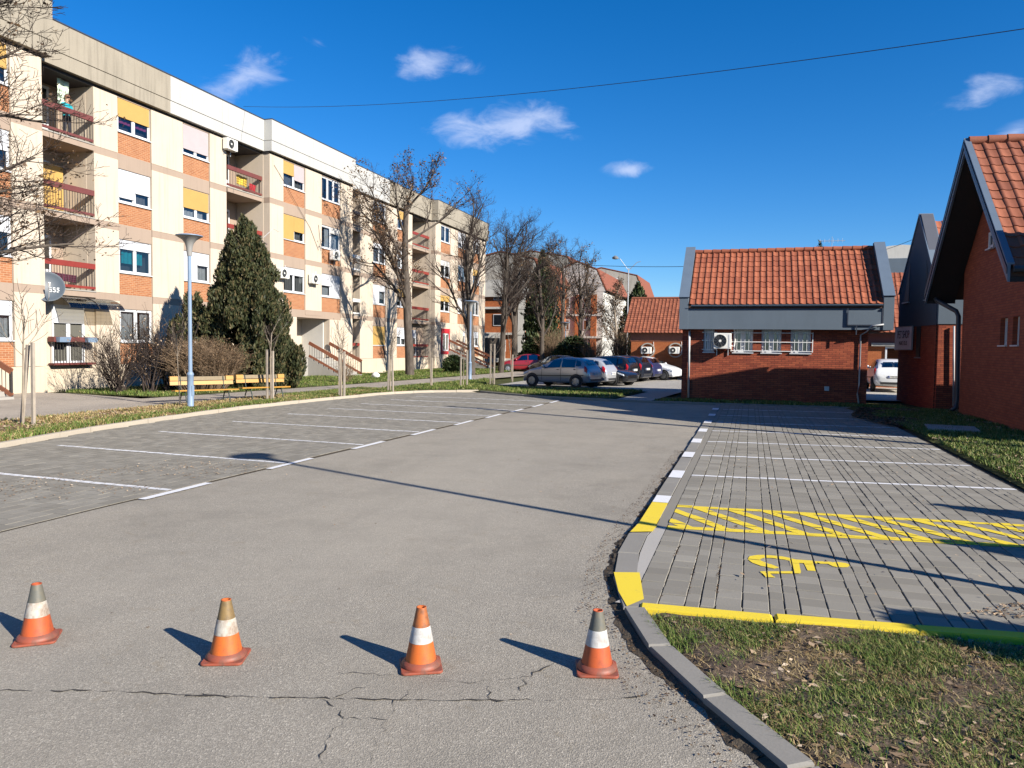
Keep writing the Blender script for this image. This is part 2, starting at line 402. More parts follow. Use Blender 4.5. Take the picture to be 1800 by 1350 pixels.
M['lamp_blue'] = dirty('pale_blue_grey_lamp_paint', (.165, .235, .335), .55, .12, 4, dirt=(.2, .19, .17), amt=.35)
M['lamp_top'] = dirty('grey_lamp_head', (.23, .225, .215), .6, .2, 4)
M['bench_wood'] = dirty('ochre_painted_plank', (.36, .175, .013), .5, .22, 6, dirt=(.25, .14, .04), amt=.3)
M['bench_worn'] = dirty('worn_grey_plank', (.20, .155, .095), .8, .3, 8)
M['bench_iron'] = dirty('green_black_bench_iron', (.028, .042, .036), .6, .25, 8)
M['stake'] = dirty('weathered_stake_wood', (.30, .255, .205), .9, .35, 7, fine=90, bump=.3)
def bark(name, c):
    t = NT(name); a = t.noise(9, 5, .65, stretch=(1, 1, .25)); b = t.noise(2, 4, .6)
    cc = t.ramp(a, [(.25, tuple(x*.4 for x in c)), (.55, c), (.8, tuple(x*1.5 for x in c))]); cc = t.mix(t.rng(b, .4, .7, 0, .4), cc, tuple(x*.6 for x in c))
    t.bump(a, .6, .02); return t.fin(cc, .95, 0, .15)
M['bark'] = bark('grey_brown_bark', (.095, .078, .064)); M['twig'] = bark('dark_twig', (.058, .044, .038)); M['bark_young'] = bark('young_bark', (.27, .225, .175))
M['twig_tan'] = bark('tan_twig', (.22, .155, .10))
def leafmat(name, stops, rough=.6, trans=.15):
    t = NT(name); c = t.ramp(t.island(), stops); a = t.noise(.9, 4, .6); c = t.mix(t.rng(a, .4, .68, 0, .5), c, stops[0][1])
    try: t.set('Transmission Weight', 0.0); t.set('Subsurface Weight', 0.0)
    except Exception: pass
    return t.fin(c, rough, 0, .2)
M['conifer'] = leafmat('conifer_sprays', [(0, (.018, .024, .011)), (.45, (.042, .050, .020)), (.8, (.085, .080, .034)), (1, (.14, .10, .05))])
M['ever'] = leafmat('evergreen_leaves', [(0, (.012, .022, .009)), (.6, (.032, .052, .018)), (1, (.075, .085, .03))])
M['dryleaf'] = leafmat('dry_brown_leaves', [(0, (.045, .028, .017)), (.6, (.11, .066, .036)), (1, (.21, .135, .07))])
M['litter'] = leafmat('fallen_leaves', [(0, (.13, .082, .045)), (.5, (.28, .19, .115)), (.85, (.42, .32, .22)), (1, (.55, .45, .34))])
M['grass'] = leafmat('grass_blades', [(0, (.042, .075, .014)), (.45, (.090, .140, .026)), (.75, (.165, .19, .046)), (1, (.32, .26, .12))])
M['grass_dry'] = leafmat('dry_grass_blades', [(0, (.16, .11, .045)), (.5, (.30, .22, .10)), (1, (.44, .34, .18))])
M['ivy'] = leafmat('ivy_leaves', [(0, (.02, .03, .012)), (1, (.07, .085, .03))])
M['line_white'] = None
def paint(name, c, wear=.45, under=(.16, .15, .135)):
    t = NT(name); a = t.noise(34, 5, .7); b = t.noise(3.5, 5, .65); s = t.noise(150, 3, .7)
    k = t.math('ADD', t.math('MULTIPLY', a, .6), t.math('MULTIPLY', b, .4))
    cc = t.mix(t.rng(k, .56, .70, 0, wear), c, under); cc = t.mix(t.rng(s, .5, .8, 0, .3), cc, tuple(x*.6 for x in c))
    t.bump(s, .3, .003); return t.fin(cc, .7, 0, .3)
M['line_white'] = paint('white_road_paint', (.62, .62, .63), .5); M['line_yellow'] = paint('yellow_road_paint', (.66, .50, .035), .55)
M['cable'] = dirty('black_cable', (.012, .012, .014), .6); M['pipe_grey'] = dirty('grey_downpipe', (.36, .37, .38), .5, .15, 5)
M['pipe_dark'] = dirty('dark_downpipe', (.028, .034, .045), .5, .2, 5)
M['ac'] = dirty('air_conditioner_casing', (.70, .69, .64), .5, .08, 5, dirt=(.4, .36, .3), amt=.3); M['black'] = dirty('black_plastic', (.018, .018, .02), .55)
M['grille'] = dirty('grey_fan_grille', (.16, .165, .17), .5)
# ================================================================== GROUND
def sheet(name, poly, z, mat, sub=None, wob=0, seed=1):
    mb = MB(); mb.face([(x, y, z) for x, y in poly]); o = mb.build(name, mat); return struct(o)
sheet('ground', [(-900, -300), (900, -300), (900, 1500), (-900, 1500)], -.05, M['turf'])
sheet('road', [(-60, -30), (-7.26, -30), (-7.4, 7), (-7.26, 12), (-7.1, 18), (-6.95, 22), (-6.8, 28.2), (-4.8, 28.07), (-1.15, 27.95), (-1.15, 8.0), (-1.1, 6.6), (-.86, 5.6), (-.55, 4.85), (0, 4.0), (.5, 3.35), (1.2, 2.5), (2.4, 1.4), (4.2, .4), (30, -.5), (30, -30)], 0, M['asphalt'])
sheet('left_bay_bed', [(-60, -30), (-7.26, -30), (-7.4, 7), (-7.26, 12), (-7.1, 18), (-6.95, 22), (-6.8, 28.2), (-11.3, 30.8), (-14.2, 29.5), (-14.8, 19), (-13.2, 10), (-13.2, -30)][1:], .004, M['joint_soil'])
sheet('right_bay_bed', [(-.80, 5.72), (5.4, 6.4), (5.4, 12), (3.9, 12.4), (3.9, 28.2), (-1.0, 28.2), (-1.0, 6.7)], .020, M['joint_soil'])
sheet('sidewalk', [(-28, 4), (-17.1, 4), (-17.05, 15), (-16.9, 24), (-16.5, 30), (-15.0, 33.5), (-15.2, 42), (-13.5, 60), (-17.6, 60), (-17.9, 44), (-18.6, 33), (-19.1, 28), (-19.5, 23), (-19.9, 20.7), (-23.9, 21.6), (-28, 21.2)], .07, M['asphalt_walk'])
sheet('parking_lot', [(-12.5, 34.4), (-9.5, 33.9), (-2.2, 35.3), (-2.2, 80), (-13.5, 80)], .03, M['asphalt_lot'])
sheet('footpath', [(-5.0, 28.2), (-3.6, 28.2), (-2.9, 36), (-4.3, 36)], .035, M['slab'])
sheet('yard', [(4.2, 33.5), (14, 33.5), (14, 62), (3.4, 62)], .03, M['concrete_yard'])

def wavy(name, poly_fn, nx, ny, mat, z, amp, seed, kind=True):
    """raised soil sheet, uneven; poly_fn(u,v)->(x,y)"""
    from mathutils import noise as mn
    mb = MB(); V = []
    for j in range(ny+1):
        for i in range(nx+1):
            x, y = poly_fn(i/nx, j/ny)
            e = min(i, nx-i, j, ny-j)/1.5
            h = z + (mn.noise((x*1.3+seed, y*1.3, 0)) + .5*mn.noise((x*4.1, y*4.1+seed, 3)))*amp*min(1, e) - (0.045 if e == 0 else 0)
            V.append((x, y, h))
    mb.v = V
    for j in range(ny):
        for i in range(nx):
            a = j*(nx+1)+i; mb.f.append((a, a+1, a+nx+2, a+nx+1)); mb.m.append(0)
    return struct(mb.build(name, mat, smooth=True))
def lerp(a, b, t): return a + (b-a)*t
def poly_x(pl, y):
    for (x0, y0), (x1, y1) in zip(pl, pl[1:]):
        if y0 <= y <= y1: return lerp(x0, x1, (y-y0)/(y1-y0))
    return pl[0][0] if y < pl[0][1] else pl[-1][0]
KL = [(-12.6, 5), (-12.95, 9), (-13.15, 10.25), (-13.8, 12.7), (-14.3, 15.85), (-14.6, 19.2), (-14.45, 23), (-14.05, 27.6), (-13.3, 29.3)]
WN = [(-17.1, 4), (-17.05, 15), (-16.9, 24), (-16.5, 30)]
wavy('verge_left', lambda u, v: (lerp(poly_x(WN, 5+v*24.3), poly_x(KL, 5+v*24.3)-.14, u), 5+v*24.3), 14, 90, M['turf_dry'], .105, .025, 3)
KF = [(-13.3, 29.3), (-12.9, 29.6), (-11.3, 30.8), (-9.6, 29.7), (-7.85, 28.75), (-4.95, 28.27)]
def fary(x):
    for (x0, y0), (x1, y1) in zip(KF, KF[1:]):
        if x0 <= x <= x1: return lerp(y0, y1, (x-x0)/(x1-x0))
    return 29.3
wavy('verge_far', lambda u, v: (lerp(lerp(-15.9, -5.05, u), lerp(-14.6, -4.5, u), v), lerp(fary(lerp(-15.9, -5.05, u))+.1 if u > .2 else 29.35+u*1.5, 34.6 if u > .25 else 40-u*22, v)), 30, 14, M['turf'], .10, .03, 9)
wavy('verge_kiosk', lambda u, v: (lerp(-3.55, 5.6, u), lerp(28.3, 31.5, v)), 24, 8, M['turf'], .06, .03, 5)
wavy('verge_house', lambda u, v: (lerp(3.84 if v < .6 else lerp(3.84, 3.1, (v-.6)/.4), 9.5, u), lerp(11.6, 29.2, v)), 20, 50, M['turf'], .09, .035, 7)
CURVE = [(-1.12, 6.6), (-1.06, 6.15), (-.86, 5.6), (-.72, 5.2), (-.58, 4.88), (-.32, 4.43), (0.0, 3.98), (.22, 3.66), (.6, 3.15), (1.1, 2.58), (1.8, 1.95), (2.8, 1.3), (4.4, .75)]
def curve_pt(t):
    t *= len(CURVE)-1; i = min(int(t), len(CURVE)-2); f = t-i
    return lerp(CURVE[i][0], CURVE[i+1][0], f), lerp(CURVE[i][1], CURVE[i+1][1], f)
def front_patch(u, v):
    x0, y0 = curve_pt(.17 + .83*v); x0 += .14; y0 += .10
    x1, y1 = lerp(5.2, 7.5, v), lerp(6.22, 2.2, v)
    return lerp(x0, x1, u), lerp(y0 if u > 0 or v > 0 else y0, y1, u)
wavy('grass_patch', front_patch, 46, 40, M['soil'], .035, .028, 11)
def strip_patch(u, v): return lerp(-25.4, lerp(-19.4, -18.0, v), u), lerp(21.75, 48, v)
wavy('planting_strip', strip_patch, 12, 50, M['turf'], .09, .04, 13)
wavy('lawn_far', lambda u, v: (lerp(-25.3, -18.1, u), lerp(48, 72, v)), 8, 20, M['turf'], .09, .04, 15)

# ------------------------------------------------------------------ pavers
rnd = random.Random(5)
def clip_poly(poly, clip):      # convex clip (counter-clockwise)
    out = poly
    for i in range(len(clip)):
        a = clip[i]; b = clip[(i+1) % len(clip)]; inp = out; out = []
        if not inp: return []
        def side(p): return (b[0]-a[0])*(p[1]-a[1]) - (b[1]-a[1])*(p[0]-a[0])
        for j in range(len(inp)):
            p = inp[j]; q = inp[(j+1) % len(inp)]; sp, sq = side(p), side(q)
            if sp >= 0: out.append(p)
            if (sp >= 0) != (sq >= 0):
                t = sp/(sp-sq); out.append((p[0]+(q[0]-p[0])*t, p[1]+(q[1]-p[1])*t))
    return out
def stripe(a, b, w):
    a = Vector((a[0], a[1])); b = Vector((b[0], b[1])); d = (b-a).normalized(); n = Vector((-d.y, d.x))*w/2
    return [tuple(a-n), tuple(b-n), tuple(b+n), tuple(a+n)]
TOPZ = .036
def paver_mesh(w, l, name):
    mb = MB(); c = .005; g = .0036
    x, y = w/2-g, l/2-g*.75; lo = [(-x, -y), (x, -y), (x, y), (-x, y)]; hi = [(-x+c, -y+c), (x-c, -y+c), (x-c, y-c), (-x+c, y-c)]
    mb.v = [(a, b, -.045) for a, b in lo] + [(a, b, -.006) for a, b in lo] + [(a, b, 0) for a, b in hi]
    for i in range(4):
        j = (i+1) % 4; mb.f += [(i, j, 4+j, 4+i), (4+i, 4+j, 8+j, 8+i)]
    mb.f.append((8, 9, 10, 11)); mb.m = [0]*9
    return mb.mesh(name, M['paver'])
bay_r = bpy.data.objects['right_bay_bed']; bay_l = bpy.data.objects['left_bay_bed']
pm_w = paver_mesh(.200, .20, 'paver_wide'); pm_n = paver_mesh(.112, .20, 'paver_narrow')
pav = []     # (cx, cy, w, l, z)
x = -.83; k = 0
while x < 5.1:
    w = .200 if k % 4 in (0, 1) else .112
    y = 5.62 + rnd.random()*.2 + max(0, (x+.8)*.10); dx = 0
    while y < 28.1:
        if not (x > 3.7 and y > 11.9):
            pav.append((x + w/2 + rnd.uniform(-.003, .003), y+.1, w, .2, TOPZ + rnd.uniform(-.004, .004)))
        y += .2
    x += w; k += 1
pav.sort(key=lambda p: p[1])
rest = MB()
for i, (cx, cy, w, l, z) in enumerate(pav):
    if i < 300:
        o = link('paver', pm_w if w > .15 else pm_n, bay_r, (cx, cy, z)); o.rotation_euler = (rnd.uniform(-.012, .012), rnd.uniform(-.012, .012), rnd.uniform(-.012, .012))
    else:
        x0, x1, y0, y1 = cx-w/2+.0036, cx+w/2-.0036, cy-.0973, cy+.0973; c = .005
        n = len(rest.v); rest.v += [(x0, y0, z-.04), (x1, y0, z-.04), (x1, y1, z-.04), (x0, y1, z-.04), (x0, y0, z-.006), (x1, y0, z-.006), (x1, y1, z-.006), (x0, y1, z-.006), (x0+c, y0+c, z), (x1-c, y0+c, z), (x1-c, y1-c, z), (x0+c, y1-c, z)]
        for a in range(4):
            b = (a+1) % 4; rest.f += [(n+a, n+b, n+4+b, n+4+a), (n+4+a, n+4+b, n+8+b, n+8+a)]
        rest.f.append((n+8, n+9, n+10, n+11)); rest.m += [0]*9
rest.build('paver_field', M['paver'], bay_r)['kind'] = 'stuff'
restl = MB(); pav_l = []
LB = [(-7.36, 5), (-7.38, 7), (-7.30, 12), (-7.14, 18), (-7.0, 22), (-6.85, 28.3)]
y = 2.0
while y < 30.2:
    off = rnd.random()*.2; x = poly_x(LB, y) - .05
    xl = poly_x(KL, y) + .12 if y < 29.3 else -13.2 + (y-29.3)*1.25
    lim = -7.0 if y < 28.0 else -7.0 - (y-28.0)*1.75
    while x > xl:
        w = .2
        if x < lim+.2: pav_l.append((x-w/2, y+.1, w, .2, .012+rnd.uniform(-.0025, .0025)))
        x -= w
    y += .2
for (cx, cy, w, l, z) in pav_l:
    x0, x1, y0, y1 = cx-w/2+.0035, cx+w/2-.0035, cy-.0965, cy+.0965; n = len(restl.v)
    restl.v += [(x0, y0, z-.02), (x1, y0, z-.02), (x1, y1, z-.02), (x0, y1, z-.02), (x0, y0, z), (x1, y0, z), (x1, y1, z), (x0, y1, z)]
    restl.f += [(n+4, n+5, n+6, n+7)] + [(n+a, n+(a+1) % 4, n+4+(a+1) % 4, n+4+a) for a in range(4)]; restl.m += [0]*5
restl.build('paver_field', M['paver'], bay_l)['kind'] = 'stuff'

def paint_on(pavers, polys, name, mat, label, dz=.0035):
    mb = MB()
    for ip, poly in enumerate(polys):
        bx0, bx1 = min(p[0] for p in poly), max(p[0] for p in poly); by0, by1 = min(p[1] for p in poly), max(p[1] for p in poly)
        for (cx, cy, w, l, z) in pavers:
            if cx+w/2 < bx0 or cx-w/2 > bx1 or cy+.1 < by0 or cy-.1 > by1: continue
            g = .0075
            c = clip_poly(poly, [(cx-w/2+g, cy-.1+g*.6), (cx+w/2-g, cy-.1+g*.6), (cx+w/2-g, cy+.1-g*.6), (cx-w/2+g, cy+.1-g*.6)])
            if len(c) > 2: mb.face([(a, b, z+dz+.00025*(ip % 12)) for a, b in c])
    return struct(mb.build(name, mat), label)
RL = [11.95, 14.27, 16.52, 18.75, 21.0, 23.3, 25.7]      # bay lines on the right
paint_on(pav, [stripe((-.95, y), (3.72, y+.55), .105) for y in RL], 'white_bay_lines', M['line_white'], 'white painted parking bay lines on grey pavers')
ys = []
ys += [stripe((-.83, 9.52), (5.0, 10.05), .13), stripe((-.83, 8.36), (5.0, 9.1), .14)]
paint_on(pav, ys, 'yellow_hatch_border', M['line_yellow'], 'yellow painted border of hatched strip')
box = [(-.83, 8.36), (5.0, 9.1), (5.0, 10.05), (-.83, 9.52)]
dg = [clip_poly(stripe((a-.2, 9.75+.09*a), (a+1.0, 8.25+.12*a), .135), box) for a in [-1.35+.41*i for i in range(15)]]
paint_on(pav, [d for d in dg if len(d) > 2], 'yellow_hatching', M['line_yellow'], 'yellow painted diagonal hatching on pavers', .0045)
# wheelchair symbol lying on its back, seen from the road
def arc(cx, cy, r, a0, a1, w, n=14, sy=1.0):
    out = []
    for i in range(n):
        t0, t1 = R(lerp(a0, a1, i/n)), R(lerp(a0, a1, (i+1)/n+.004))
        q = [(cx+(r-w/2)*math.cos(t0), cy+sy*(r-w/2)*math.sin(t0)), (cx+(r+w/2)*math.cos(t0), cy+sy*(r+w/2)*math.sin(t0)), (cx+(r+w/2)*math.cos(t1), cy+sy*(r+w/2)*math.sin(t1)), (cx+(r-w/2)*math.cos(t1), cy+sy*(r-w/2)*math.sin(t1))]
        out.append(q)
    return out
def gp(x, y): v = on_z(x, y, TOPZ); return (v.x, v.y)
def ccw(p):
    a = sum(p[i][0]*p[(i+1) % len(p)][1]-p[(i+1) % len(p)][0]*p[i][1] for i in range(len(p)))
    return p if a > 0 else p[::-1]
wheel_px = [(1361, 1001), (1338, 996), (1322, 990), (1314, 984), (1318, 979), (1332, 977), (1350, 977), (1375, 979), (1400, 984), (1430, 986)]
inner_px = [(1370, 999), (1350, 991), (1338, 987), (1336, 984.5), (1341, 982.5), (1348, 981.8), (1356, 982), (1376, 984.5), (1400, 989.5), (1430, 991.5)]
sym = [ccw([gp(*wheel_px[i]), gp(*wheel_px[i+1]), gp(*inner_px[i+1]), gp(*inner_px[i])]) for i in range(9)]
for q in ([(1388, 986), (1404, 987), (1408, 1008), (1394, 1007)], [(1336, 1005), (1408, 1004.5), (1407, 1009.5), (1338, 1008.5)], [(1336, 1005), (1350, 1005.5), (1363, 1017), (1347, 1016.5)],
          [(1412, 988), (1428, 989), (1436, 1005), (1420, 1004)], [(1404, 986), (1462, 988), (1462, 992), (1404, 990)],
          [(1452, 990), (1470, 988.5), (1486, 990.5), (1496, 994), (1490, 998), (1476, 998.5), (1464, 996)]):
    sym.append(ccw([gp(*p) for p in q]))
paint_on(pav, sym, 'wheelchair_symbol', M['line_yellow'], 'yellow wheelchair symbol painted on the pavers', .0045)
LT = [8.2, 10.78, 13.35, 15.85, 18.25, 20.4, 22.5, 24.7, 26.8]
paint_on(pav_l, [stripe((poly_x(LB, y)-.06, y), (-12.55 if y > 10 else -13.0, y+.22), .10) for y in LT], 'white_bay_lines', M['line_white'], 'white painted parking bay lines on worn pavers', .003)
mb = MB()
for y in LT:
    x0 = poly_x(LB, y)+.06; n = 8
    for i in range(n):
        a, b = y-.62+1.24*i/n, y-.62+1.24*(i+1)/n
        mb.face([(x0-.06, a, .016), (x0+.06, a, .016), (x0+.06+.01*math.sin(b), b, .016), (x0-.06, b, .016)])
struct(mb.build('white_bay_ticks', M['line_white']), 'short white painted ticks along the road edge')

# ------------------------------------------------------------------ kerbs: every stone its own piece
def kerb_run(name, pts, w, z0, z1, mat, step, label, paintmap=None, side=1, gap=.008):
    """stones along a polyline; pts = road-side edge, stones lie to the 'side' of it"""
    root = struct(thing(name, (pts[0][0], pts[0][1], 0), label, 'kerb')); del root['category']
    P = [Vector(p) for p in pts]; seg = []; acc = 0
    for a, b in zip(P, P[1:]): seg.append((acc, a, b, (b-a).length)); acc += (b-a).length
    def at(s):
        for s0, a, b, l in seg:
            if s <= s0+l+1e-6: return a.lerp(b, (s-s0)/l), (b-a).normalized()
        return seg[-1][2], (seg[-1][2]-seg[-1][1]).normalized()
    n = max(1, round(acc/step)); out = []
    for i in range(n):
        p0, d0 = at(acc*i/n + gap/2); p1, d1 = at(acc*(i+1)/n - gap/2)
        n0 = Vector((d0.y, -d0.x))*w*side; n1 = Vector((d1.y, -d1.x))*w*side; dz = rnd.uniform(-.005, .005); j = Vector((rnd.uniform(-.006, .006), rnd.uniform(-.006, .006)))
        q = [p0+j, p1+j, p1+n1+j, p0+n0+j]
        if side < 0: pass
        poly = ccw([tuple(v) for v in q]); c = .012
        cen = sum((Vector(v) for v in poly), Vector((0, 0)))/4
        top = [tuple(Vector(v) + (cen-Vector(v)).normalized()*c*1.4) for v in poly]
        mb = MB(); mb.v = [(a, b, z0) for a, b in poly] + [(a, b, z1+dz-c) for a, b in poly] + [(a, b, z1+dz) for a, b in top]
        for e in range(4):
            f = (e+1) % 4; mb.f += [(e, f, 4+f, 4+e), (4+e, 4+f, 8+f, 8+e)]
        mb.f.append((8, 9, 10, 11)); mb.m = [0]*9
        o = mb.build('kerb_stone', mat, root, off=root.location); out.append((q, z1+dz))
    return root, out
RE = [(-1.15, 28.0), (-1.15, 8.3), (-1.19, 7.9), (-1.17, 7.2), (-1.10, 6.5), (-.98, 5.95), (-.86, 5.6)]
kr, st = kerb_run('kerb', RE, .20, -.05, .038, M['kerb'], .8, 'low grey kerb between road and right hand paved bays', side=-1)
kerb_run('kerb', [(-.855, 5.58), (-.70, 5.15), (-.56, 4.84), (-.32, 4.43), (0, 3.98), (.22, 3.66), (.6, 3.15), (1.1, 2.58), (1.8, 1.95), (2.8, 1.3), (4.4, .75)], .15, -.05, .055, M['kerb'], .72, 'curved grey kerb edging the leaf strewn grass patch', side=-1)
kerb_run('kerb', [(-.74, 5.60), (.6, 5.70), (1.9, 5.87), (5.0, 6.3)], .115, -.05, .062, M['line_yellow'], 1.0, 'yellow painted kerb along the front of the disabled bay', side=-1)
kerb_run('kerb', [KL[i] for i in range(len(KL))] + [(-12.9, 29.7), (-11.3, 30.9)], .13, -.03, .105, M['kerb_light'], 1.0, 'pale kerb behind the left hand bays', side=-1)
kerb_run('kerb', [(-11.25, 30.85), (-9.6, 29.65), (-7.85, 28.7), (-4.95, 28.2), (-3.5, 28.1), (4, 28.25)], .12, -.03, .08, M['kerb'], 1.0, 'grey kerb across the far end of the road', side=-1)
mb = MB(); my = MB()
for y in [9.88] + RL:
    mb.box(-1.142, -.945, y-.35 if y > 10 else 9.64, y+.35 if y > 10 else 10.1, .0465, .048)
my.box(-1.142, -.945, 8.36, 9.62, .0465, .048); my.face([(-1.17, 7.95, .048), (-.945, 8.05, .048), (-.93, 8.34, .048), (-1.145, 8.34, .048)])
my.face([(-1.085, 6.45, .048), (-.87, 6.52, .048), (-.74, 5.83, .048), (-.84, 5.62, .048), (-.96, 5.95, .048)])
struct(mb.build('white_kerb_marks', M['line_white']), 'white painted blocks on the kerb'); struct(my.build('yellow_kerb_marks', M['line_yellow']), 'yellow painted kerb beside the hatched strip')
sheet('concrete_fill', [(-.95, 5.72), (-.83, 5.72), (-.83, 8.36), (-.935, 8.36), (-.98, 7.9), (-.96, 7.2), (-.90, 6.5), (-.84, 6.0)], .034, concrete('pale_fill_concrete', (.36, .34, .31), .2))

sheet('edge_fill', [(-.945, 8.37), (-.83, 8.37), (-.83, 28.1), (-.945, 28.1)], .0335, M['paver'])
# ------------------------------------------------------------------ cracks and gutter dirt
from mathutils import noise as mn
def ribbon(mb, pts, w, z, rr, jag=.02, step=.04):
    P = []
    for a, b in zip(pts, pts[1:]):
        a = Vector(a); b = Vector(b); n = max(2, int((b-a).length/step))
        for i in range(n): P.append(a.lerp(b, i/n))
    P.append(Vector(pts[-1])); L = []
    for i, p in enumerate(P):
        d = (P[min(i+1, len(P)-1)]-P[max(i-1, 0)]).normalized(); nn = Vector((-d.y, d.x))
        q = p + nn*rr.gauss(0, jag*.35); ww = w*max(.04, rr.gauss(.42, .3))*(.5+mn.noise((p.x*2.1, p.y*2.1, 5))*.9 if rr.random() < .93 else 0)
        L.append((q+nn*ww/2, q-nn*ww/2))
    for (a, b), (c, d) in zip(L, L[1:]): mb.face([(b.x, b.y, z), (d.x, d.y, z), (c.x, c.y, z), (a.x, a.y, z)])
rc = random.Random(8); mb = MB()
ribbon(mb, [(-6.5, 2.5), (-4.04, 3.13), (-3.42, 3.33), (-2.77, 3.49), (-2.4, 3.6), (-1.84, 3.77), (-1.23, 3.97), (-.68, 4.18), (-.5, 4.3)], .034, .004, rc, .02)
ribbon(mb, [(-3.0, 3.42), (-2.4, 3.6)], .04, .0045, rc, .015)
for p in ([(-1.86, 3.76), (-1.80, 3.6), (-1.76, 3.4), (-1.66, 3.1), (-1.64, 2.6)], [(-2.25, 3.64), (-2.02, 3.5), (-1.80, 3.55)], [(-2.02, 3.5), (-1.98, 3.25), (-1.9, 3.05)], [(-1.84, 3.77), (-1.78, 4.05), (-1.5, 4.12), (-1.25, 4.28), (-1.12, 4.55)],
          [(-1.5, 4.12), (-2.0, 4.05), (-2.35, 3.98)], [(-1.35, 3.94), (-1.42, 4.1)], [(-2.2, 3.66), (-2.1, 3.85)], [(-1.25, 4.28), (-1.22, 4.1)]):
    ribbon(mb, p, .017, .0042, rc, .035)
struct(mb.build('road_cracks', dirty('crack_filler', (.028, .025, .022), .95)), 'jagged dark cracks across the asphalt')
# dirt swept against the kerb
from mathutils import noise as mn
mb = MB(); dirtm = M['joint_soil']
def dirt_strip(pts, w, z0, seed):
    P = [Vector(p) for p in pts]; L = []; Q = []
    for a, b in zip(P, P[1:]):
        n = max(2, int((b-a).length/.05)); Q += [a.lerp(b, i/n) for i in range(n)]
    for i, p in enumerate(Q):
        if True:
            d = (Q[min(i+8, len(Q)-1)]-Q[max(i-8, 0)]).normalized(); nn = Vector((-d.y, d.x)); q = .5+.5*mn.noise((p.x*1.5+seed, p.y*1.5, 0))+.35*mn.noise((p.x*9, p.y*9+seed, 0))
            L.append((p, p + nn*-1*w*max(.08, q)))
    for (a, b), (c, d) in zip(L, L[1:]):
        m0 = a.lerp(b, .5); m1 = c.lerp(d, .5); e = .03*abs(mn.noise((a.x*5, a.y*5, 2)))+.006
        mb.face([(a.x, a.y, z0+.02), (c.x, c.y, z0+.02), (m1.x, m1.y, z0+e), (m0.x, m0.y, z0+e)]); mb.face([(m0.x, m0.y, z0+e), (m1.x, m1.y, z0+e), (d.x, d.y, z0), (b.x, b.y, z0)])
dirt_strip([(-1.15, 15), (-1.15, 8.3), (-1.19, 7.9), (-1.17, 7.2), (-1.10, 6.5), (-.98, 5.95), (-.86, 5.6), (-.70, 5.15), (-.56, 4.84), (-.32, 4.43), (0, 3.98), (.22, 3.66), (.45, 3.3)], .15, .003, 1)
o = mb.build('gutter_dirt', dirtm, smooth=True); o['kind'] = 'stuff'; o['label'] = 'dark soil swept against the curved kerb'
# ================================================================== APARTMENT BLOCK
rb = random.Random(21)
def make_window(parent, X, y0, y1, z0, z1, rz=R(90), shutter=None, closed=(.3, .3), curtain='curtain', mull=1, frame='pvc', sill=True, at=None, depth=.12, bars=False, name='window'):
    """window in local coords: width along x, outside towards -y, origin at sill centre"""
    w = y1-y0; h = z1-z0
    loc = at if at else (X, (y0+y1)/2, z0)
    f = MB(); t = .055
    f.box(-w/2, w/2, -.03, .05, 0, t); f.box(-w/2, w/2, -.03, .05, h-t, h); f.box(-w/2, -w/2+t, -.029, .049, t, h-t); f.box(w/2-t, w/2, -.029, .049, t, h-t)
    xs = [-w/2+t] + [-w/2+t+(w-2*t)*(i+1)/(mull+1) for i in range(mull)] + [w/2-t]
    for xm in xs[1:-1]: f.box(xm-.05, xm+.05, -.028, .048, t, h-t)
    for a, b in zip(xs, xs[1:]):       # sash frames
        s = .04; a2 = a+(.05 if a > xs[0] else 0); b2 = b-(.05 if b < xs[-1] else 0)
        f.box(a2, b2, -.012, .03, t, t+s); f.box(a2, b2, -.012, .03, h-t-s, h-t); f.box(a2, a2+s, -.011, .029, t+s, h-t-s); f.box(b2-s, b2, -.011, .029, t+s, h-t-s)
    o = link(name, f.mesh('window_frame', M[frame]), parent, loc, rz)
    g = MB()
    for a, b in zip(xs, xs[1:]): g.face([(a+.03, .01, t+.03), (b-.03, .01, t+.03), (b-.03, .01, h-t-.03), (a+.03, .01, h-t-.03)])
    g.build('pane', M['glass'], o)
    MB().face_(-w/2, w/2, .30, 0, h).build('room_shade', M['room_shade'], o)  # dark sheet behind the glass stands in for the unlit interior
    if curtain:
        c = MB(); n = 22; k = rb.random()*6
        lo = .04 if rb.random() < .7 else h*.3
        for side, (a, b) in enumerate(zip(xs, xs[1:])):
            cw = (b-a)*rb.uniform(.45, 1.0); a0 = a if rb.random() < .5 else b-cw
            for i in range(10):
                u0, u1 = a0+cw*i/10, a0+cw*(i+1)/10
                c.face([(u0, .13+.02*math.sin(u0*28+k), lo), (u1, .13+.02*math.sin(u1*28+k), lo), (u1, .13+.02*math.sin(u1*28+k), h-.06), (u0, .13+.02*math.sin(u0*28+k), h-.06)])
        c.build('curtain', M[curtain], o)
    if shutter:
        kinds = shutter if isinstance(shutter, tuple) else (shutter,)*2
        s = MB(); halves = [(-w/2+.03, xs[1]-.0), (xs[1]+.0, w/2-.03)] if closed[0] != closed[1] or kinds[0] != kinds[1] else [(-w/2+.03, w/2-.03)]
        for i, (a, b) in enumerate(halves):
            if closed[i] <= 0: continue
            s2 = MB(); s2.box(a+.004, b-.004, -.052-.002*i, -.036, h-.02-(h-.06)*closed[i], h-.012); s2.box(a+.004, b-.004, -.058, -.034, h-.045-(h-.06)*closed[i], h-.02-(h-.06)*closed[i])
            s2.build('roller_shutter', M[kinds[i]], o)
    if sill: MB().box(-w/2-.03, w/2+.03, -depth-.05, .0, -.04, -.004).build('sill', M['slab' if frame != 'pvc' else 'pvc'], o)
    return o
def face_(s, x0, x1, y, z0, z1): s.face([(x0, y, z0), (x1, y, z0), (x1, y, z1), (x0, y, z1)]); return s
MB.face_ = face_
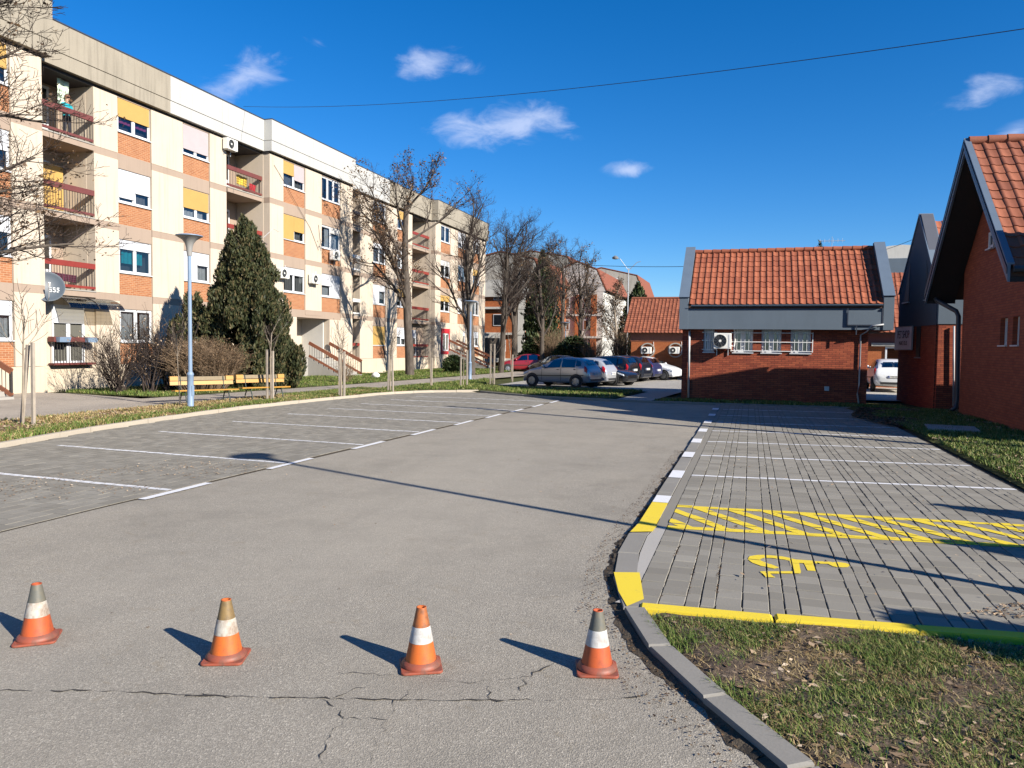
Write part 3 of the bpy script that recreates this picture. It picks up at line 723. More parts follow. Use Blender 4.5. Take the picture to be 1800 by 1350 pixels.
XB, XC, XD, XE, XA = -26.2, -25.7, -26.35, -25.75, -25.5
XBACK = -38.0
FZ = [1.05+3.03*k for k in range(4)]; FT = FZ[3]+3.03-.62      # 12.54 wall top
block = thing('apartment_block', (-27, 40, 0), 'long four storey cream apartment block with orange brick panels', 'building')
BO = block.location
def bpart(mb, name, mat, **k): return mb.build(name, M[mat] if isinstance(mat, str) else mat, block, off=BO, **k)
def pier(X, y0, y1, z0=1.05, z1=FT, inset=.5):
    for k in range(4):
        zt = min(FZ[k]+2.74, z1)
        if FZ[k] >= z0-.1: bpart(MB().box(X-inset, X, y0, y1, max(FZ[k], z0)+.006, zt-.006), 'wall_panel', 'plaster')
        if k < 3 and FZ[k]+2.74 > z0-.3: bpart(MB().box(X-inset, X-.012, y0+.002, y1-.002, FZ[k]+2.74, FZ[k]+3.03), 'floor_band', 'plaster_pink')
def col_infill(X, y0, y1, floors, cored=.3):
    for k in floors:
        m_ = MB().box(X-.3, X-.06, y0, y1, FZ[k]+.004, FZ[k]+.945); bpart(m_, 'brick_panel', 'brick_panel')
        if k < 3: bpart(MB().box(X-.3, X-.03, y0, y1, FZ[k]+2.40, FZ[k]+3.03), 'spandrel', 'plaster_pink')
        else: bpart(MB().box(X-.3, X-.03, y0, y1, FZ[k]+2.38, FT), 'spandrel', 'plaster_pink')
def wcol(X, y0, y1, specs):
    for k, sp in enumerate(specs):
        if sp is None: continue
        col_infill(X, y0, y1, [k])
        make_window(block, 0, y0+.02, y1-.02, FZ[k]+.96, FZ[k]+2.38, at=(X-.10-BO.x, (y0+y1)/2-BO.y, FZ[k]+.96), depth=.06, **sp)
def W(shutter=None, c=(.3, .3), curtain='curtain', mull=1): return dict(shutter=shutter, closed=c if isinstance(c, tuple) else (c, c), curtain=curtain, mull=mull)
# core behind the facade and the plinth
def core(X, y0, y1, rec=.42, z0=0.0): bpart(MB().box(XBACK, X-rec, y0, y1, z0, 12.9), 'wall', 'plaster')
core(XA, 8, 21.9); core(XB, 21.9, 24.85, 1.75); core(XB, 24.85, 33.15); core(XB, 33.15, 36.12, 1.75)
bpart(MB().box(XBACK, XC-.42, 36.12, 38.75, 0, 12.9).box(XBACK, XC-.42, 38.75, 42.4, 3.62, 12.9).box(XBACK, XC-2.0, 38.75, 42.4, 0, 3.62).box(XBACK, XC-.42, 42.4, 45.3, 0, 12.9), 'wall', 'plaster')
core(XD, 45.3, 47.45, 1.5); core(XD, 47.45, 56.0); core(XD, 56.0, 59.3, 1.75)
bpart(MB().box(XBACK, XE-.42, 59.3, 72.0, 0, 12.9), 'wall', 'plaster')
for X, y0, y1 in ((XA, 8, 21.9), (XB, 21.9, 36.12), (XC, 36.12, 38.7), (XC, 42.45, 45.3), (XD, 45.3, 59.3), (XE, 59.3, 62.2), (XE, 66.2, 72.0)):
    bpart(MB().box(X-.40, X+.012, y0+.003, y1-.003, -.05, 1.04), 'plinth', 'plinth')
# piers
pier(XA, 20.62, 21.88); pier(XA, 8, 18.7)
pier(XB, 24.86, 26.1); pier(XB, 28.02, 30.0); pier(XB, 31.9, 33.14)
pier(XC, 36.14, 37.42); pier(XC, 39.65, 41.45, FZ[1]); pier(XC, 43.75, 45.28)
pier(XD, 47.46, 49.4); pier(XD, 51.45, 53.3); pier(XD, 55.0, 56.0)
pier(XE, 59.32, 60.5); pier(XE, 62.7, 64.5); pier(XE, 66.6, 68.4); pier(XE, 70.3, 71.98)
# entrance cut: cover plate so that ground floor C columns are not windows
wcol(XA, 18.72, 20.6, [W('sh_white', .35), W('sh_white', .4, 'cur_dark'), W('sh_white', .5), W('ochre', .6)])
wcol(XB, 26.12, 28.0, [W(None, 0, 'curtain'), W('sh_white', .26, 'cur_teal'), W('sh_white', (.86, .62), 'cur_dark'), W('ochre', .55, 'cur_pink')])
wcol(XB, 30.02, 31.88, [W('sh_white', .5), W('sh_white', (.99, .42)), W('ochre', .66, 'curtain'), W('sh_pink', .82, 'curtain')])
wcol(XC, 37.44, 39.63, [None, W('sh_white', .27, 'cur_dark'), W('ochre', (.99, .60), 'cur_dark'), W(('ochre', 'sh_pink'), (.5, .64), 'cur_dark')])
wcol(XC, 41.47, 43.73, [None, W('sh_white', (.5, .99)), W('sh_grey', (0.0, .25), 'curtain'), W(None, 0, 'cur_dark', 2)])
wcol(XD, 49.42, 51.43, [W('ochre', .99), W('sh_white', (.99, .3)), W('sh_white', (.2, .2), 'cur_dark', 1), W(None, 0, 'cur_dark', 1)])
wcol(XD, 53.32, 54.98, [W('sh_white', (.5, .62)), W('ochre', .38), W('sh_white', .5), W('ochre', .42, 'curtain')])
wcol(XE, 60.52, 62.68, [None, W('ochre', .35, 'cur_dark'), W('sh_grey', .3, 'cur_dark'), W(None, 0, 'cur_dark')])
wcol(XE, 64.52, 66.58, [W('sh_white', .3), W('sh_white', .8), W(None, 0), W('sh_white', .7)])
wcol(XE, 68.42, 70.28, [W('sh_white', .4), W(None, 0), W('ochre', .4), W('sh_white', .4)])
# ground floor at section C: entrance recess
bpart(MB().box(XC-.4, XC-.004, 36.2+1.22, 38.75, 1.05, 3.62), 'wall_panel', 'plaster'); bpart(MB().box(XC-.4, XC-.004, 42.4, 43.8, 1.05, 3.62), 'wall_panel', 'plaster')
bpart(MB().box(XC-.4, XC-.03, 37.44, 43.73, 3.63, 4.08), 'spandrel', 'plaster_pink')
bpart(MB().box(XC-2.0, XC+.02, 38.76, 42.39, 0, 1.15), 'entrance_floor', 'slab')
d = bpart(MB().box(XC-1.98, XC-1.92, 40.55, 41.55, 1.16, 3.3), 'door', 'door'); MB().box(XC-1.92, XC-1.88, 41.38, 41.44, 2.1, 2.3).build('handle', M['steel'], d, off=BO)
bpart(MB().box(XC-1.98, XC-1.93, 39.1, 40.3, 2.1, 3.1), 'intercom_panel', 'white')
bpart(MB().box(XC-2.0, XC-.42, 42.28, 42.395, 1.16, 3.6), 'white_side_wall', 'white_render')
bpart(MB().tube([(XC-1.2, 39.0, 3.5), (XC-1.2, 40.6, 3.5)], .04, 8), 'strip_light', 'white')
bpart(MB().box(XE-.4, XE-.004, 60.5, 66.0, 1.05, 4.08), 'wall_panel', 'plaster')
# roof parapet
def parapet(X, y0, y1, mat, tz=14.43):
    o = bpart(MB().box(X-1.6, X+.0, y0+.004, y1-.004, 13.26, tz-.05), 'parapet_panel', mat)
    MB().box(X-1.6, X-.02, y0+.006, y1-.006, 12.68, 13.235).build('lower_lip', M[mat], o, off=BO)
    MB().box(X-1.62, X+.025, y0, y1, tz-.05, tz).build('roof_flashing', M['slate_dark'], o, off=BO)
XP = dict(A=-25.28, B=-25.99, C=-25.49, D=-26.14, E=-25.55)
for X, y0, y1, mt in ((XP['A'], 8, 15, 'parapet_grey'), (XP['A'], 15, 22.2, 'parapet_grey'), (XP['B'], 22.2, 29.0, 'parapet_grey'), (XP['B'], 29.0, 32.6, 'parapet_white'), (XP['B'], 32.6, 36.05, 'parapet_white'),
                     (XP['C'], 36.05, 40.2, 'parapet_white'), (XP['C'], 40.2, 45.3, 'parapet_white'), (XP['D'], 45.3, 51.6, 'parapet_white'), (XP['D'], 51.6, 59.4, 'parapet_grey'), (XP['E'], 59.4, 66, 'parapet_grey'), (XP['E'], 66, 72.3, 'parapet_grey')):
    parapet(X, y0, y1, mt, 14.75 if X == XP['A'] else 14.43)
bpart(MB().box(XBACK, -26.4, 8, 72.2, 12.9, 13.2), 'roof', 'slab')
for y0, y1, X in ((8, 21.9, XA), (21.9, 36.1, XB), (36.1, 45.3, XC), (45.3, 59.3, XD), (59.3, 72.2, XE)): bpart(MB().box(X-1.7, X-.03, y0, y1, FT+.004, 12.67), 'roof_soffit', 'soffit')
# balconies
def balcony(X, y0, y1, k, rail='maroon', back='plaster_pink', bars='iron', doorx=None, solid=False, proud=.06):
    z = FZ[k]
    s = bpart(MB().box(X-1.74, X+proud, y0+.01, y1-.01, z-.24, z-.02), 'balcony', 'plaster_pink')
    MB().box(X-.05, X+proud+.03, y0+.012, y1-.012, z-.02, z+.03).build('slab_edge', M['slab'], s, off=BO)
    bk = MB().box(X-1.72, X-1.69, y0+.01, y1-.01, z, z+2.75); bk.build('back_wall', M[back], s, off=BO)
    r = MB(); xr = X+.02
    r.box(xr-.06, xr+.03, y0+.02, y1-.02, z+.93, z+1.15); r.box(xr-.05, xr+.02, y0+.02, y1-.02, z+.10, z+.20); r.build('rail', M[rail], s, off=BO)
    b = MB(); n = int((y1-y0)/.13)
    for i in range(n+1): yy = lerp(y0+.05, y1-.05, i/n); b.box(xr-.02, xr-.004, yy-.008, yy+.008, z+.20, z+.93)
    if bars: b.build('balusters', M[bars], s, off=BO)
    dy = doorx if doorx else y0+(y1-y0)*.62
    f = MB().box(X-1.68, X-1.62, dy-.45, dy+.45, z+.02, z+2.3); f.build('balcony_door', M['pvc'], s, off=BO)
    MB().box(X-1.62, X-1.61, dy-.34, dy+.34, z+.9, z+2.18).build('pane', M['glass_car'], s, off=BO)
    return s
for k in (1, 2, 3):
    balcony(XB, 21.95, 24.83, k, 'redrail' if k == 1 else 'maroon'); balcony(XB, 33.17, 36.1, k, 'maroon' if k == 3 else 'redrail')
    balcony(XD, 45.32, 47.43, k, ('white', 'white', 'iron')[k-1], 'plaster', ('iron', 'white', 'iron')[k-1]); balcony(XD, 56.02, 59.28, k, 'redrail', 'white_render' if k == 3 else 'plaster_pink')
for k in (1, 2, 3):     # half open ochre screens inside
    if k == 2: bpart(MB().box(XB-1.6, XB-1.5, 23.6, 24.7, FZ[k]+.1, FZ[k]+2.2), 'sun_screen', 'ochre')
# ground floor french window, french balcony rail and polycarbonate canopy
bpart(MB().box(XB-.6, XB-.06, 21.95, 24.83, 1.05, 3.84), 'wall_panel', 'plaster')
make_window(block, 0, 22.75, 24.25, 1.12, 3.45, at=(XB-.02-BO.x, 23.5-BO.y, 1.12), shutter='sh_white', closed=(.30, .30), curtain='curtain', sill=False, name='french_window')
r = MB(); r.box(XB+.02, XB+.32, 22.55, 24.5, 1.98, 2.18); r.box(XB+.02, XB+.32, 22.55, 24.5, 1.06, 1.14)
fb = bpart(r, 'french_balcony', 'maroon'); r = MB()
for i in range(15): yy = lerp(22.58, 24.47, i/14); r.box(XB+.29, XB+.305, yy-.008, yy+.008, 1.14, 1.98)
r.build('balusters', M['iron'], fb, off=BO)
for a, b in ((22.62, 23.15), (23.95, 24.45)): MB().hexa([(XB+.34, a+.03, 1.97), (XB+.50, a+.03, 1.97), (XB+.50, b-.03, 1.97), (XB+.34, b-.03, 1.97), (XB+.33, a, 2.17), (XB+.54, a, 2.17), (XB+.54, b, 2.17), (XB+.33, b, 2.17)]).build('flower_box', M['lamp_blue'], fb, off=BO)
for a, b in ((22.6, 24.0), (24.0, 25.3)):
    r = MB(); n = 8; P = [(XB+.02+1.1*math.sin(t*1.35), 3.80-.62*(1-math.cos(t*1.35))) for t in [i/n for i in range(n+1)]]
    for (x0, z0), (x1, z1) in zip(P, P[1:]): r.hexa([(x0, a+.01, z0-.008), (x1, a+.01, z1-.008), (x1, b-.01, z1-.008), (x0, b-.01, z0-.008), (x0, a+.01, z0), (x1, a+.01, z1), (x1, b-.01, z1), (x0, b-.01, z0)])
    c = bpart(r, 'canopy_sheet', 'poly'); MB().tube([(p[0], a+.02, p[1]+.012) for p in P], .014, 5).build('canopy_rib', M['iron'], c, off=BO)
# narrow D balcony ground floor and D/E ground floor
for y0, y1 in ((45.35, 47.4), (56.05, 59.25)):
    bpart(MB().box(XD-1.5, XD-.5, y0-.03, y1+.03, .0, 3.8), 'wall_panel', 'plaster_pink')
    make_window(block, 0, y0+.5, y0+1.7, 1.2, 3.3, at=(XD-.46-BO.x, y0+1.1-BO.y, 1.2), shutter='sh_white', closed=(.3, .3), sill=False, name='french_window')
    r = MB().box(XD-.02, XD+.03, y0, y1, 1.95, 2.15).box(XD-.02, XD+.03, y0, y1, 1.06, 1.14)
    fb = bpart(r, 'french_balcony', 'redrail'); r = MB()
    for i in range(12): yy = lerp(y0+.05, y1-.05, i/11); r.box(XD-.005, XD+.012, yy-.008, yy+.008, 1.14, 1.95)
    r.build('balusters', M['iron'], fb, off=BO)
# red framed shop window on section E and its letters
w_ = make_window(block, 0, 61.0, 62.3, 1.6, 3.1, at=(XE+.02-BO.x, 61.65-BO.y, 1.6), curtain='curtain', sill=False, name='shop_window')
bpart(MB().box(XE+.005, XE+.05, 60.7, 62.6, 3.16, 3.55).box(XE+.005, XE+.05, 60.7, 60.95, 1.3, 3.16).box(XE+.005, XE+.05, 62.35, 62.6, 1.3, 3.16).box(XE+.005, XE+.05, 60.95, 62.35, 1.3, 1.56), 'red_surround', dirty('red_shop_board', (.42, .02, .03), .5))
# ---- entrance stairs (part of the building) with rails
def stairs(y0, y1, X, n, run, top, rail, label=None, open_under=False):
    s = MB(); rise = top/n
    for i in range(n): s.box(X+.025+run*i, X+.02+run*(i+1), y0, y1, (top-rise*(i+1)-.22 if open_under else 0), top-rise*i-.002)
    st_ = bpart(s, 'entrance_stairs', 'slab'); L = run*n
    for yy in (y0+.04, y1-.04):
        r = MB(); a = Vector((X+.06, yy, top+.95)); b = Vector((X+L, yy, .98)); r.bar(a, b, .06, .2); r.bar(a-Vector((0, 0, .78)), b-Vector((0, 0, .78)), .06, .14)
        ro = r.build('stair_rail', M[rail], st_, off=BO); q = MB()
        for i in range(14): p = a.lerp(b, (i+.3)/14); q.box(p.x-.008, p.x+.008, yy-.008, yy+.008, p.z-.8, p.z)
        q.box(b.x-.06, b.x, yy-.03, yy+.03, 0, b.z); q.build('balusters', M['iron'], ro, off=BO) if False else q.build('balusters', M['iron'], st_, off=BO)
stairs(39.9, 42.3, XC, 7, .34, 1.15, 'brownrail'); stairs(62.3, 64.2, XE, 9, .42, 1.6, 'brownrail', open_under=True); stairs(16.8, 18.6, XA, 7, .34, 1.1, 'brownrail')
# dish on the facade
def dish():
    p = on_x(83, 505, XB+.62); t = thing('satellite_dish', (XB, p.y+.1, p.z-.1), 'big round grey satellite dish on the cream wall', 'satellite dish')
    m_ = MB(); prof = [(.02+.56*(i/8), .13*(i/8)**2) for i in range(9)]; m_.lathe(prof + [(.585, .13), (.575, .115)] + [(.02+.56*(i/8), .13*(i/8)**2-.012) for i in range(7, -1, -1)], n=32, cap=True)
    look = Vector((.80, -.55, .25)).normalized(); rot = look.to_track_quat('Z', 'Y').to_matrix().to_4x4(); c = Vector((.62, -.1, .1))
    m_.xform(Matrix.Translation(c) @ rot); m_.build('reflector', dirty('grey_blue_dish', (.05, .066, .085), .5, .15, 4), t, smooth=True, angle=40)
    MB().tube([(0, 0, 0), (.3, -.03, 0), (.58, -.08, .07)], .03, 8).build('wall_arm', M['steel'], t)
    e = Matrix.Translation(c) @ rot
    MB().tube([e @ Vector((0, -.55, .14)), e @ Vector((0, -.5, .35)), e @ Vector((0, -.12, .62))], .016, 6).build('feed_arm', M['steel'], t)
    MB().tube([e @ Vector((0, -.14, .58)), e @ Vector((0, -.04, .70))], .04, 8).build('receiver', M['white'], t)
    for body, sz, ox, oy in (('555', .26, .22, -.12),):
        me = text_mesh(body, sz, 'lettering'); me.materials.append(M['white'] if sz > .22 else M['steel']); o = link('lettering', me, t); o.matrix_local = e @ Matrix.Translation((ox, oy, .03+.10*.3))
dish()
# ---- air conditioners
def make_ac(name, loc, rz, label, group=None, w=.8, h=.56, d=.30, brackets=True):
    t = thing(name, loc, label, 'air conditioner', group, rz)       # faces local -y, origin at back bottom centre
    c = MB(); c.box(-w/2, w/2, -d-.08, -.08, 0, h); body = c.build('casing', M['ac'], t)
    mod = body.modifiers.new('bevel', 'BEVEL'); mod.width = .018; mod.segments = 2
    cx = -w*.14; R0 = h*.42
    f = MB(); f.lathe([(R0, 0), (R0, .02), (R0-.02, .02), (R0-.02, 0)], (0, 0, 0), 28, 'y', cap=False); f.xform(Matrix.Translation((cx, -d-.103, h/2))); f.build('fan_ring', M['ac'], t)
    MB().lathe([(0.001, -.004), (R0-.015, -.004)], (cx, -d-.082, h/2), 28, 'y', cap=False).build('fan_well', M['black'], t)
    q = MB()
    for r_ in (.3, .48, .66, .84): q.lathe([(R0*r_, 0), (R0*r_, .008), (R0*r_-.008, .008), (R0*r_-.008, 0)], (cx, -d-.100, h/2), 24, 'y', cap=False)
    for i in range(10):
        a = 2*math.pi*i/10; q.bar((cx, -d-.097, h/2), (cx+math.cos(a)*R0*.98, -d-.097, h/2+math.sin(a)*R0*.98), .007, .007, (0, 1, 0))
    q.build('fan_grille', M['grille'], t)
    MB().lathe([(.05, 0), (.045, -.012), (.001, -.014)], (cx, -d-.10, h/2), 16, 'y').build('hub', M['ac'], t)
    MB().box(w*.36, w*.48, -d-.088, -d-.079, h*.1, h*.9).build('service_panel', M['white'], t)
    if brackets:
        for s in (-1, 1): MB().box(s*w*.33-.02, s*w*.33+.02, -d-.05, 0, -.035, -.004).box(s*w*.33-.018, s*w*.33+.018, -.035, -.002, -.25, -.0355).build('bracket', M['steel'], t)
    MB().tube([(w/2, -.2, .12), (w/2+.12, -.16, .1), (w/2+.14, -.03, .35), (w/2+.1, -.0, .8)], .018, 6).build('hose', M['white'], t)
    return t
for px_, py_, X, lab in ((497, 480, XC, 'white air conditioner on the cream corner pier beside the dark conifer'), (552, 490, XC, 'white air conditioner between two second row windows over the entrance'), (588, 449, XC, 'white air conditioner hung under a third row window'), (404, 254, XB+.0, 'slim air conditioner high up beside the top balcony')):
    p = on_x(px_, py_, X+.2); make_ac('air_conditioner', (X+.0, p.y, p.z-.3), R(90), lab)
# thin loose wires down the facade
for nm, pts, lab in (('facade_wire', [(482, 290), (500, 320), (522, 360), (545, 400), (560, 440)], 'thin loose wire slanting across the cream facade'), ('facade_wire', [(560, 395), (563, 425), (570, 440), (578, 447)], 'thin dark hose curling to the air conditioner under a window')):
    tag(MB().tube([on_x(x, y, XC+.03) for x, y in pts], .012, 4).build(nm, M['cable']), lab, 'cable')
# laundry pole on the section C corner
tag(MB().tube([on_x(463, 418, XC+.3), on_x(480, 402, XC+.5)], .015, 5).tube([on_x(480, 402, XC+.5), on_x(491, 408, XC+.9)], .012, 5).build('drying_pole', M['steel']), 'thin drying pole sticking out from the block corner', 'pole')
# things on balconies: cloths and chairs
def cloth(px_, py_, X, w, h, mat, lab):
    p = on_x(px_, py_, X); m_ = MB(); n = 7
    for i in range(n):
        for j in range(4):
            def q(a, b): return (X+.03*math.sin(a*9+b*2), p.y-w/2+w*a, p.z+h/2-h*b+.02*math.sin(a*5))
            m_.face([q(i/n, (j+1)/4), q((i+1)/n, (j+1)/4), q((i+1)/n, j/4), q(i/n, j/4)])
    o = m_.build('hanging_cloth', mat, smooth=True); tag(o, lab, 'cloth')
    sm = o.modifiers.new('thick', 'SOLIDIFY'); sm.thickness = .01
cloth(111, 163, XB-.5, .55, 1.0, dirty('pale_green_cloth', (.55, .66, .52), .9), 'pale green cloth hanging on the top balcony')
cloth(425, 318, XB-.25, .9, .5, dirty('yellow_cloth', (.75, .50, .06), .9), 'yellow cloth behind the maroon top balcony rail'); cloth(444, 330, XB-.2, .6, .35, dirty('red_cloth', (.5, .03, .04), .9), 'red cloth low behind the maroon balcony rail')
cloth(105, 487, XB-.12, 1.6, .3, dirty('dark_wine_cloth', (.10, .02, .04), .9), 'dark wine cloth behind the red first floor balcony rail'); cloth(760, 392, XD-.4, 1.3, 1.3, M['white'], 'large white sheet hanging on the far top balcony')
# ================================================================== KIOSK, PET SHOP, BRICK HOUSES
rt = random.Random(33)
def tile_mesh(w, l, name, mat):
    mb = MB(); xs = [0, .10, .22, .34, .48, .74, 1.0]; zs = [.010, .032, .038, .030, .010, .004, .008]
    t = .020; n = len(xs)
    for yy, zz in ((-.03, .030), (l*1.04, .004)):
        for x_, z_ in zip(xs, zs): mb.v.append((x_*w*1.01, yy, z_+zz))
    for x_, z_ in zip(xs, zs): mb.v.append((x_*w*1.01, -.03, z_+.030-t-.012))
    for i in range(n-1):
        mb.f.append((i, i+1, n+i+1, n+i)); mb.f.append((2*n+i, 2*n+i+1, i+1, i)); mb.m += [0, 0]
    return mb.mesh(name, mat, smooth=True, angle=50)
def tile_roof(parent, origin, ux, uy, nx, ny, w, l, mat, off=(0, 0, 0), max_i=300, near_cols=None, skip=None):
    """tiles over a plane: ux along eave, uy up the slope (unit vectors); first near_cols columns as single pieces"""
    ux = Vector(ux).normalized(); uy = Vector(uy).normalized(); uz = ux.cross(uy)
    B = Matrix((ux, uy, uz)).transposed().to_4x4()
    me = tile_mesh(w, l, 'roof_tile', mat); field = MB(); cnt = 0
    for j in range(ny):
        for i in range(nx):
            p = Vector(origin) + ux*(w*i) + uy*(l*j) - Vector(off)
            jit = Matrix.Rotation(rt.uniform(-.012, .012), 4, 'X') @ Matrix.Rotation(rt.uniform(-.014, .014), 4, 'Z') @ Matrix.Translation((0, rt.uniform(-.008, .008), rt.uniform(0, .006)))
            Mx = Matrix.Translation(p) @ B @ jit
            if (near_cols is None or i < near_cols) and cnt < max_i:
                o = link('roof_tile', me, parent); o.matrix_local = Mx; cnt += 1
            else:
                n0 = len(field.v); field.v += [tuple(Mx @ v.co) for v in me.vertices]
                for f in me.polygons: field.f.append(tuple(n0+v for v in f.vertices)); field.m.append(0)
    if field.f: field.build('roof_tile_field', mat, parent, smooth=True, angle=50)['kind'] = 'stuff'
def prism_yz(mb, poly, x0, x1):     # polygon given as (y, z)
    n = len(mb.v); k = len(poly); a = sum(poly[i][0]*poly[(i+1) % k][1]-poly[(i+1) % k][0]*poly[i][1] for i in range(k))
    if a < 0: poly = poly[::-1]
    mb.v += [(x0, p[0], p[1]) for p in poly] + [(x1, p[0], p[1]) for p in poly]
    mb.f.append(tuple(range(n, n+k))[::-1]); mb.f.append(tuple(range(n+k, n+2*k))); mb.m += [0, 0]
    for i in range(k): j = (i+1) % k; mb.f.append((n+i, n+j, n+k+j, n+k+i)); mb.m.append(0)
    return mb
# ---------------------------------------------------------------- kiosk
KO = Vector((.77, 31, 0)); kiosk = thing('brick_kiosk', KO, 'low red brick building with clay tile roof and blue grey fascia', 'building')
def kp(mb, name, mat, **k): return mb.build(name, M[mat] if isinstance(mat, str) else mat, kiosk, off=KO, **k)
KY, KX0, KX1 = 29.93, -2.53, 4.07
win = []
for a, b, t_, bt in ((1236, 1256, 582, 621), (1288, 1324, 582, 620), (1338, 1374, 582, 621), (1389, 1426, 582, 622)):
    A = on_y(a, bt, KY); B = on_y(b, t_, KY); win.append((A.x, B.x, A.z, 2.80))
wz = win[1][2]
kp(MB().box(KX0, KX1, KY, 35.2, -.05, wz), 'wall', 'brick_x')
xe = [KX0] + [v for w_ in win for v in w_[:2]] + [KX1]
for a, b in zip(xe[0::2], xe[1::2]): kp(MB().box(a, b, KY, 35.2, wz, 2.80), 'wall', 'brick_x')
kp(MB().box(KX0+.05, KX1-.05, KY+.5, 35.1, wz-.3, 3.7), 'inner_wall', 'room_shade')
for i, (a, b, z0, z1) in enumerate(win):
    make_window(kiosk, 0, a, b, wz+.02, 2.80, rz=0, at=((a+b)/2-KO.x, KY+.16-KO.y, wz+.02), curtain=None if i == 0 else ('cur_dark' if i == 2 else 'curtain'), depth=.16, name='window')
g = MB(); xa, xb = win[1][0]-.06, win[3][1]+.06
z3 = [wz+.08, wz+.42, wz+.76]
for z in z3: g.box(xa, xb, KY-.05, KY-.02, z-.014, z+.014)
for x_ in (xa, xb): g.box(x_-.015, x_+.015, KY-.052, KY-.018, wz+.05, wz+.79)
g.box(win[0][0]-.05, win[0][1]+.1, KY-.05, KY-.02, wz+.10, wz+.125).box(win[0][0]-.05, win[0][1]+.1, KY-.05, KY-.02, wz+.45, wz+.475).box(win[0][0]-.05, win[0][1]+.1, KY-.05, KY-.02, wz+.76, wz+.785)
wg = kp(g, 'window_grille', 'white'); g = MB()
for a, b, _, _ in win:
    for i in range(1, 5): x_ = lerp(a, b, i/5); MB().box(x_-.009, x_+.009, KY-.044, KY-.026, wz+.08, 2.80).build('grille_bar', M['white'], wg, off=KO)
# fascia box and gutter
kp(MB().box(KX0-.05, 4.50, 29.62, 30.4, 2.785, 3.58), 'fascia', 'grey_render'); kp(MB().box(KX1-.2, 4.50, 30.402, 35.6, 2.785, 3.58), 'fascia', 'grey_render'); kp(MB().box(KX0-.05, KX1-.2, 34.9, 35.6, 2.785, 3.58), 'fascia', 'grey_render')
gt = MB(); pr = [(.075*math.cos(R(a)), .075*math.sin(R(a))) for a in range(180, 361, 30)]
n0 = len(gt.v)
for x_ in (-2.2, 4.46):
    for c_, s_ in pr: gt.v.append((x_, 29.56+c_, 3.70+s_))
for i in range(6): gt.f.append((i, i+1, 7+i+1, 7+i)); gt.m.append(0)
go = kp(gt, 'gutter', 'slate_blue'); go.modifiers.new('t', 'SOLIDIFY').thickness = .006
kp(MB().box(-2.25, 4.47, 29.625, 29.68, 3.585, 3.66), 'gutter_board', 'slate_blue')
ev, rg = (29.60, 3.76), (32.5, 6.06); bk = (35.4, 3.76)
kp(prism_yz(MB(), [(ev[0], ev[1]-.08), (rg[0], rg[1]-.06), (bk[0], bk[1]-.08), (bk[0], bk[1]-.2), (ev[0], ev[1]-.2)], -2.3, 4.48), 'roof_deck', 'under')
roof = kp(MB().tube([(-2.3, rg[0], rg[1]+.02), (4.48, rg[0], rg[1]+.02)], .07, 8), 'ridge', 'tile')
for i in range(19): MB().lathe([(.115, 0), (.095, .35)], (0, 0, 0), 10, 'x', cap=False).xform(Matrix.Translation((-2.3+.355*i - .0, rg[0], rg[1]+.0))).build('ridge_tile', M['tile'], roof, off=KO, smooth=True)
sl = Vector((0, rg[0]-ev[0], rg[1]-ev[1])); L_ = sl.length
tile_roof(kiosk, (-2.29, ev[0], ev[1]-.05), (1, 0, 0), sl, 29, 10, 6.76/29, L_/10, M['tile'], KO)
for x0, x1 in ((-2.64, -2.31), (4.49, 4.83)):
    p = kp(prism_yz(MB(), [(29.58, 2.78), (29.58, 3.95), (32.28, 6.17), (32.28, 6.26), (32.72, 6.26), (32.72, 6.17), (35.42, 3.95), (35.42, 2.78)], x0, x1), 'gable_parapet', 'grey_render')
    MB().bar((lerp(x0, x1, .5), 29.55, 3.985), (lerp(x0, x1, .5), 32.30, 6.245), x1-x0+.05, .05).build('coping', M['slate_blue'], p, off=KO)
# boxed duct on the fascia, pipes, socket
kp(MB().box(3.34, 4.44, 29.575, 29.615, 2.97, 3.42), 'duct_box', 'grey_render')
for a, b in (((3.32, 29.58, 3.56), (3.32, 29.58, 2.95)), ((3.32, 29.58, 2.955), (4.3, 29.58, 2.955)), ((4.46, 29.58, 3.56), (4.46, 29.58, 2.95)), ((3.62, 29.58, 2.94), (3.62, 29.58, 2.60))): kp(MB().bar(a, b, .035, .035), 'cable_conduit', 'slate_dark')
p0 = on_y(1212, 590, KY-.07); p1 = on_y(1209.5, 703, KY-.07)
kp(MB().tube([(p0.x, KY+.02, 2.72), (p0.x, KY-.07, 2.66), (p1.x, KY-.07, .12)], .045, 10), 'downpipe', 'pipe_grey', smooth=True)
p0 = on_y(1513, 590, KY-.05)
kp(MB().tube([(4.5, 29.5, 2.98), (4.1, 29.5, 2.92), (3.98, 29.7, 2.72), (p0.x, KY-.05, 2.6), (p0.x, KY-.05, .8), (p0.x-.05, KY-.05, .45), (p0.x+.02, KY-.05, .05)], .028, 8), 'waste_pipe', 'pipe_grey', smooth=True)
sb = on_y(1453, 683, KY); kp(MB().box(sb.x-.08, sb.x+.08, KY-.06, KY+.01, sb.z-.08, sb.z+.08), 'socket_box', 'steel')
a = on_y(1255, 613, KY); b = on_y(1286, 586, KY)
make_ac('air_conditioner', ((a.x+b.x)/2, KY-.02, a.z), 0, 'beige white air conditioner on the kiosk wall beside the barred windows', None, b.x-a.x, b.z-a.z)

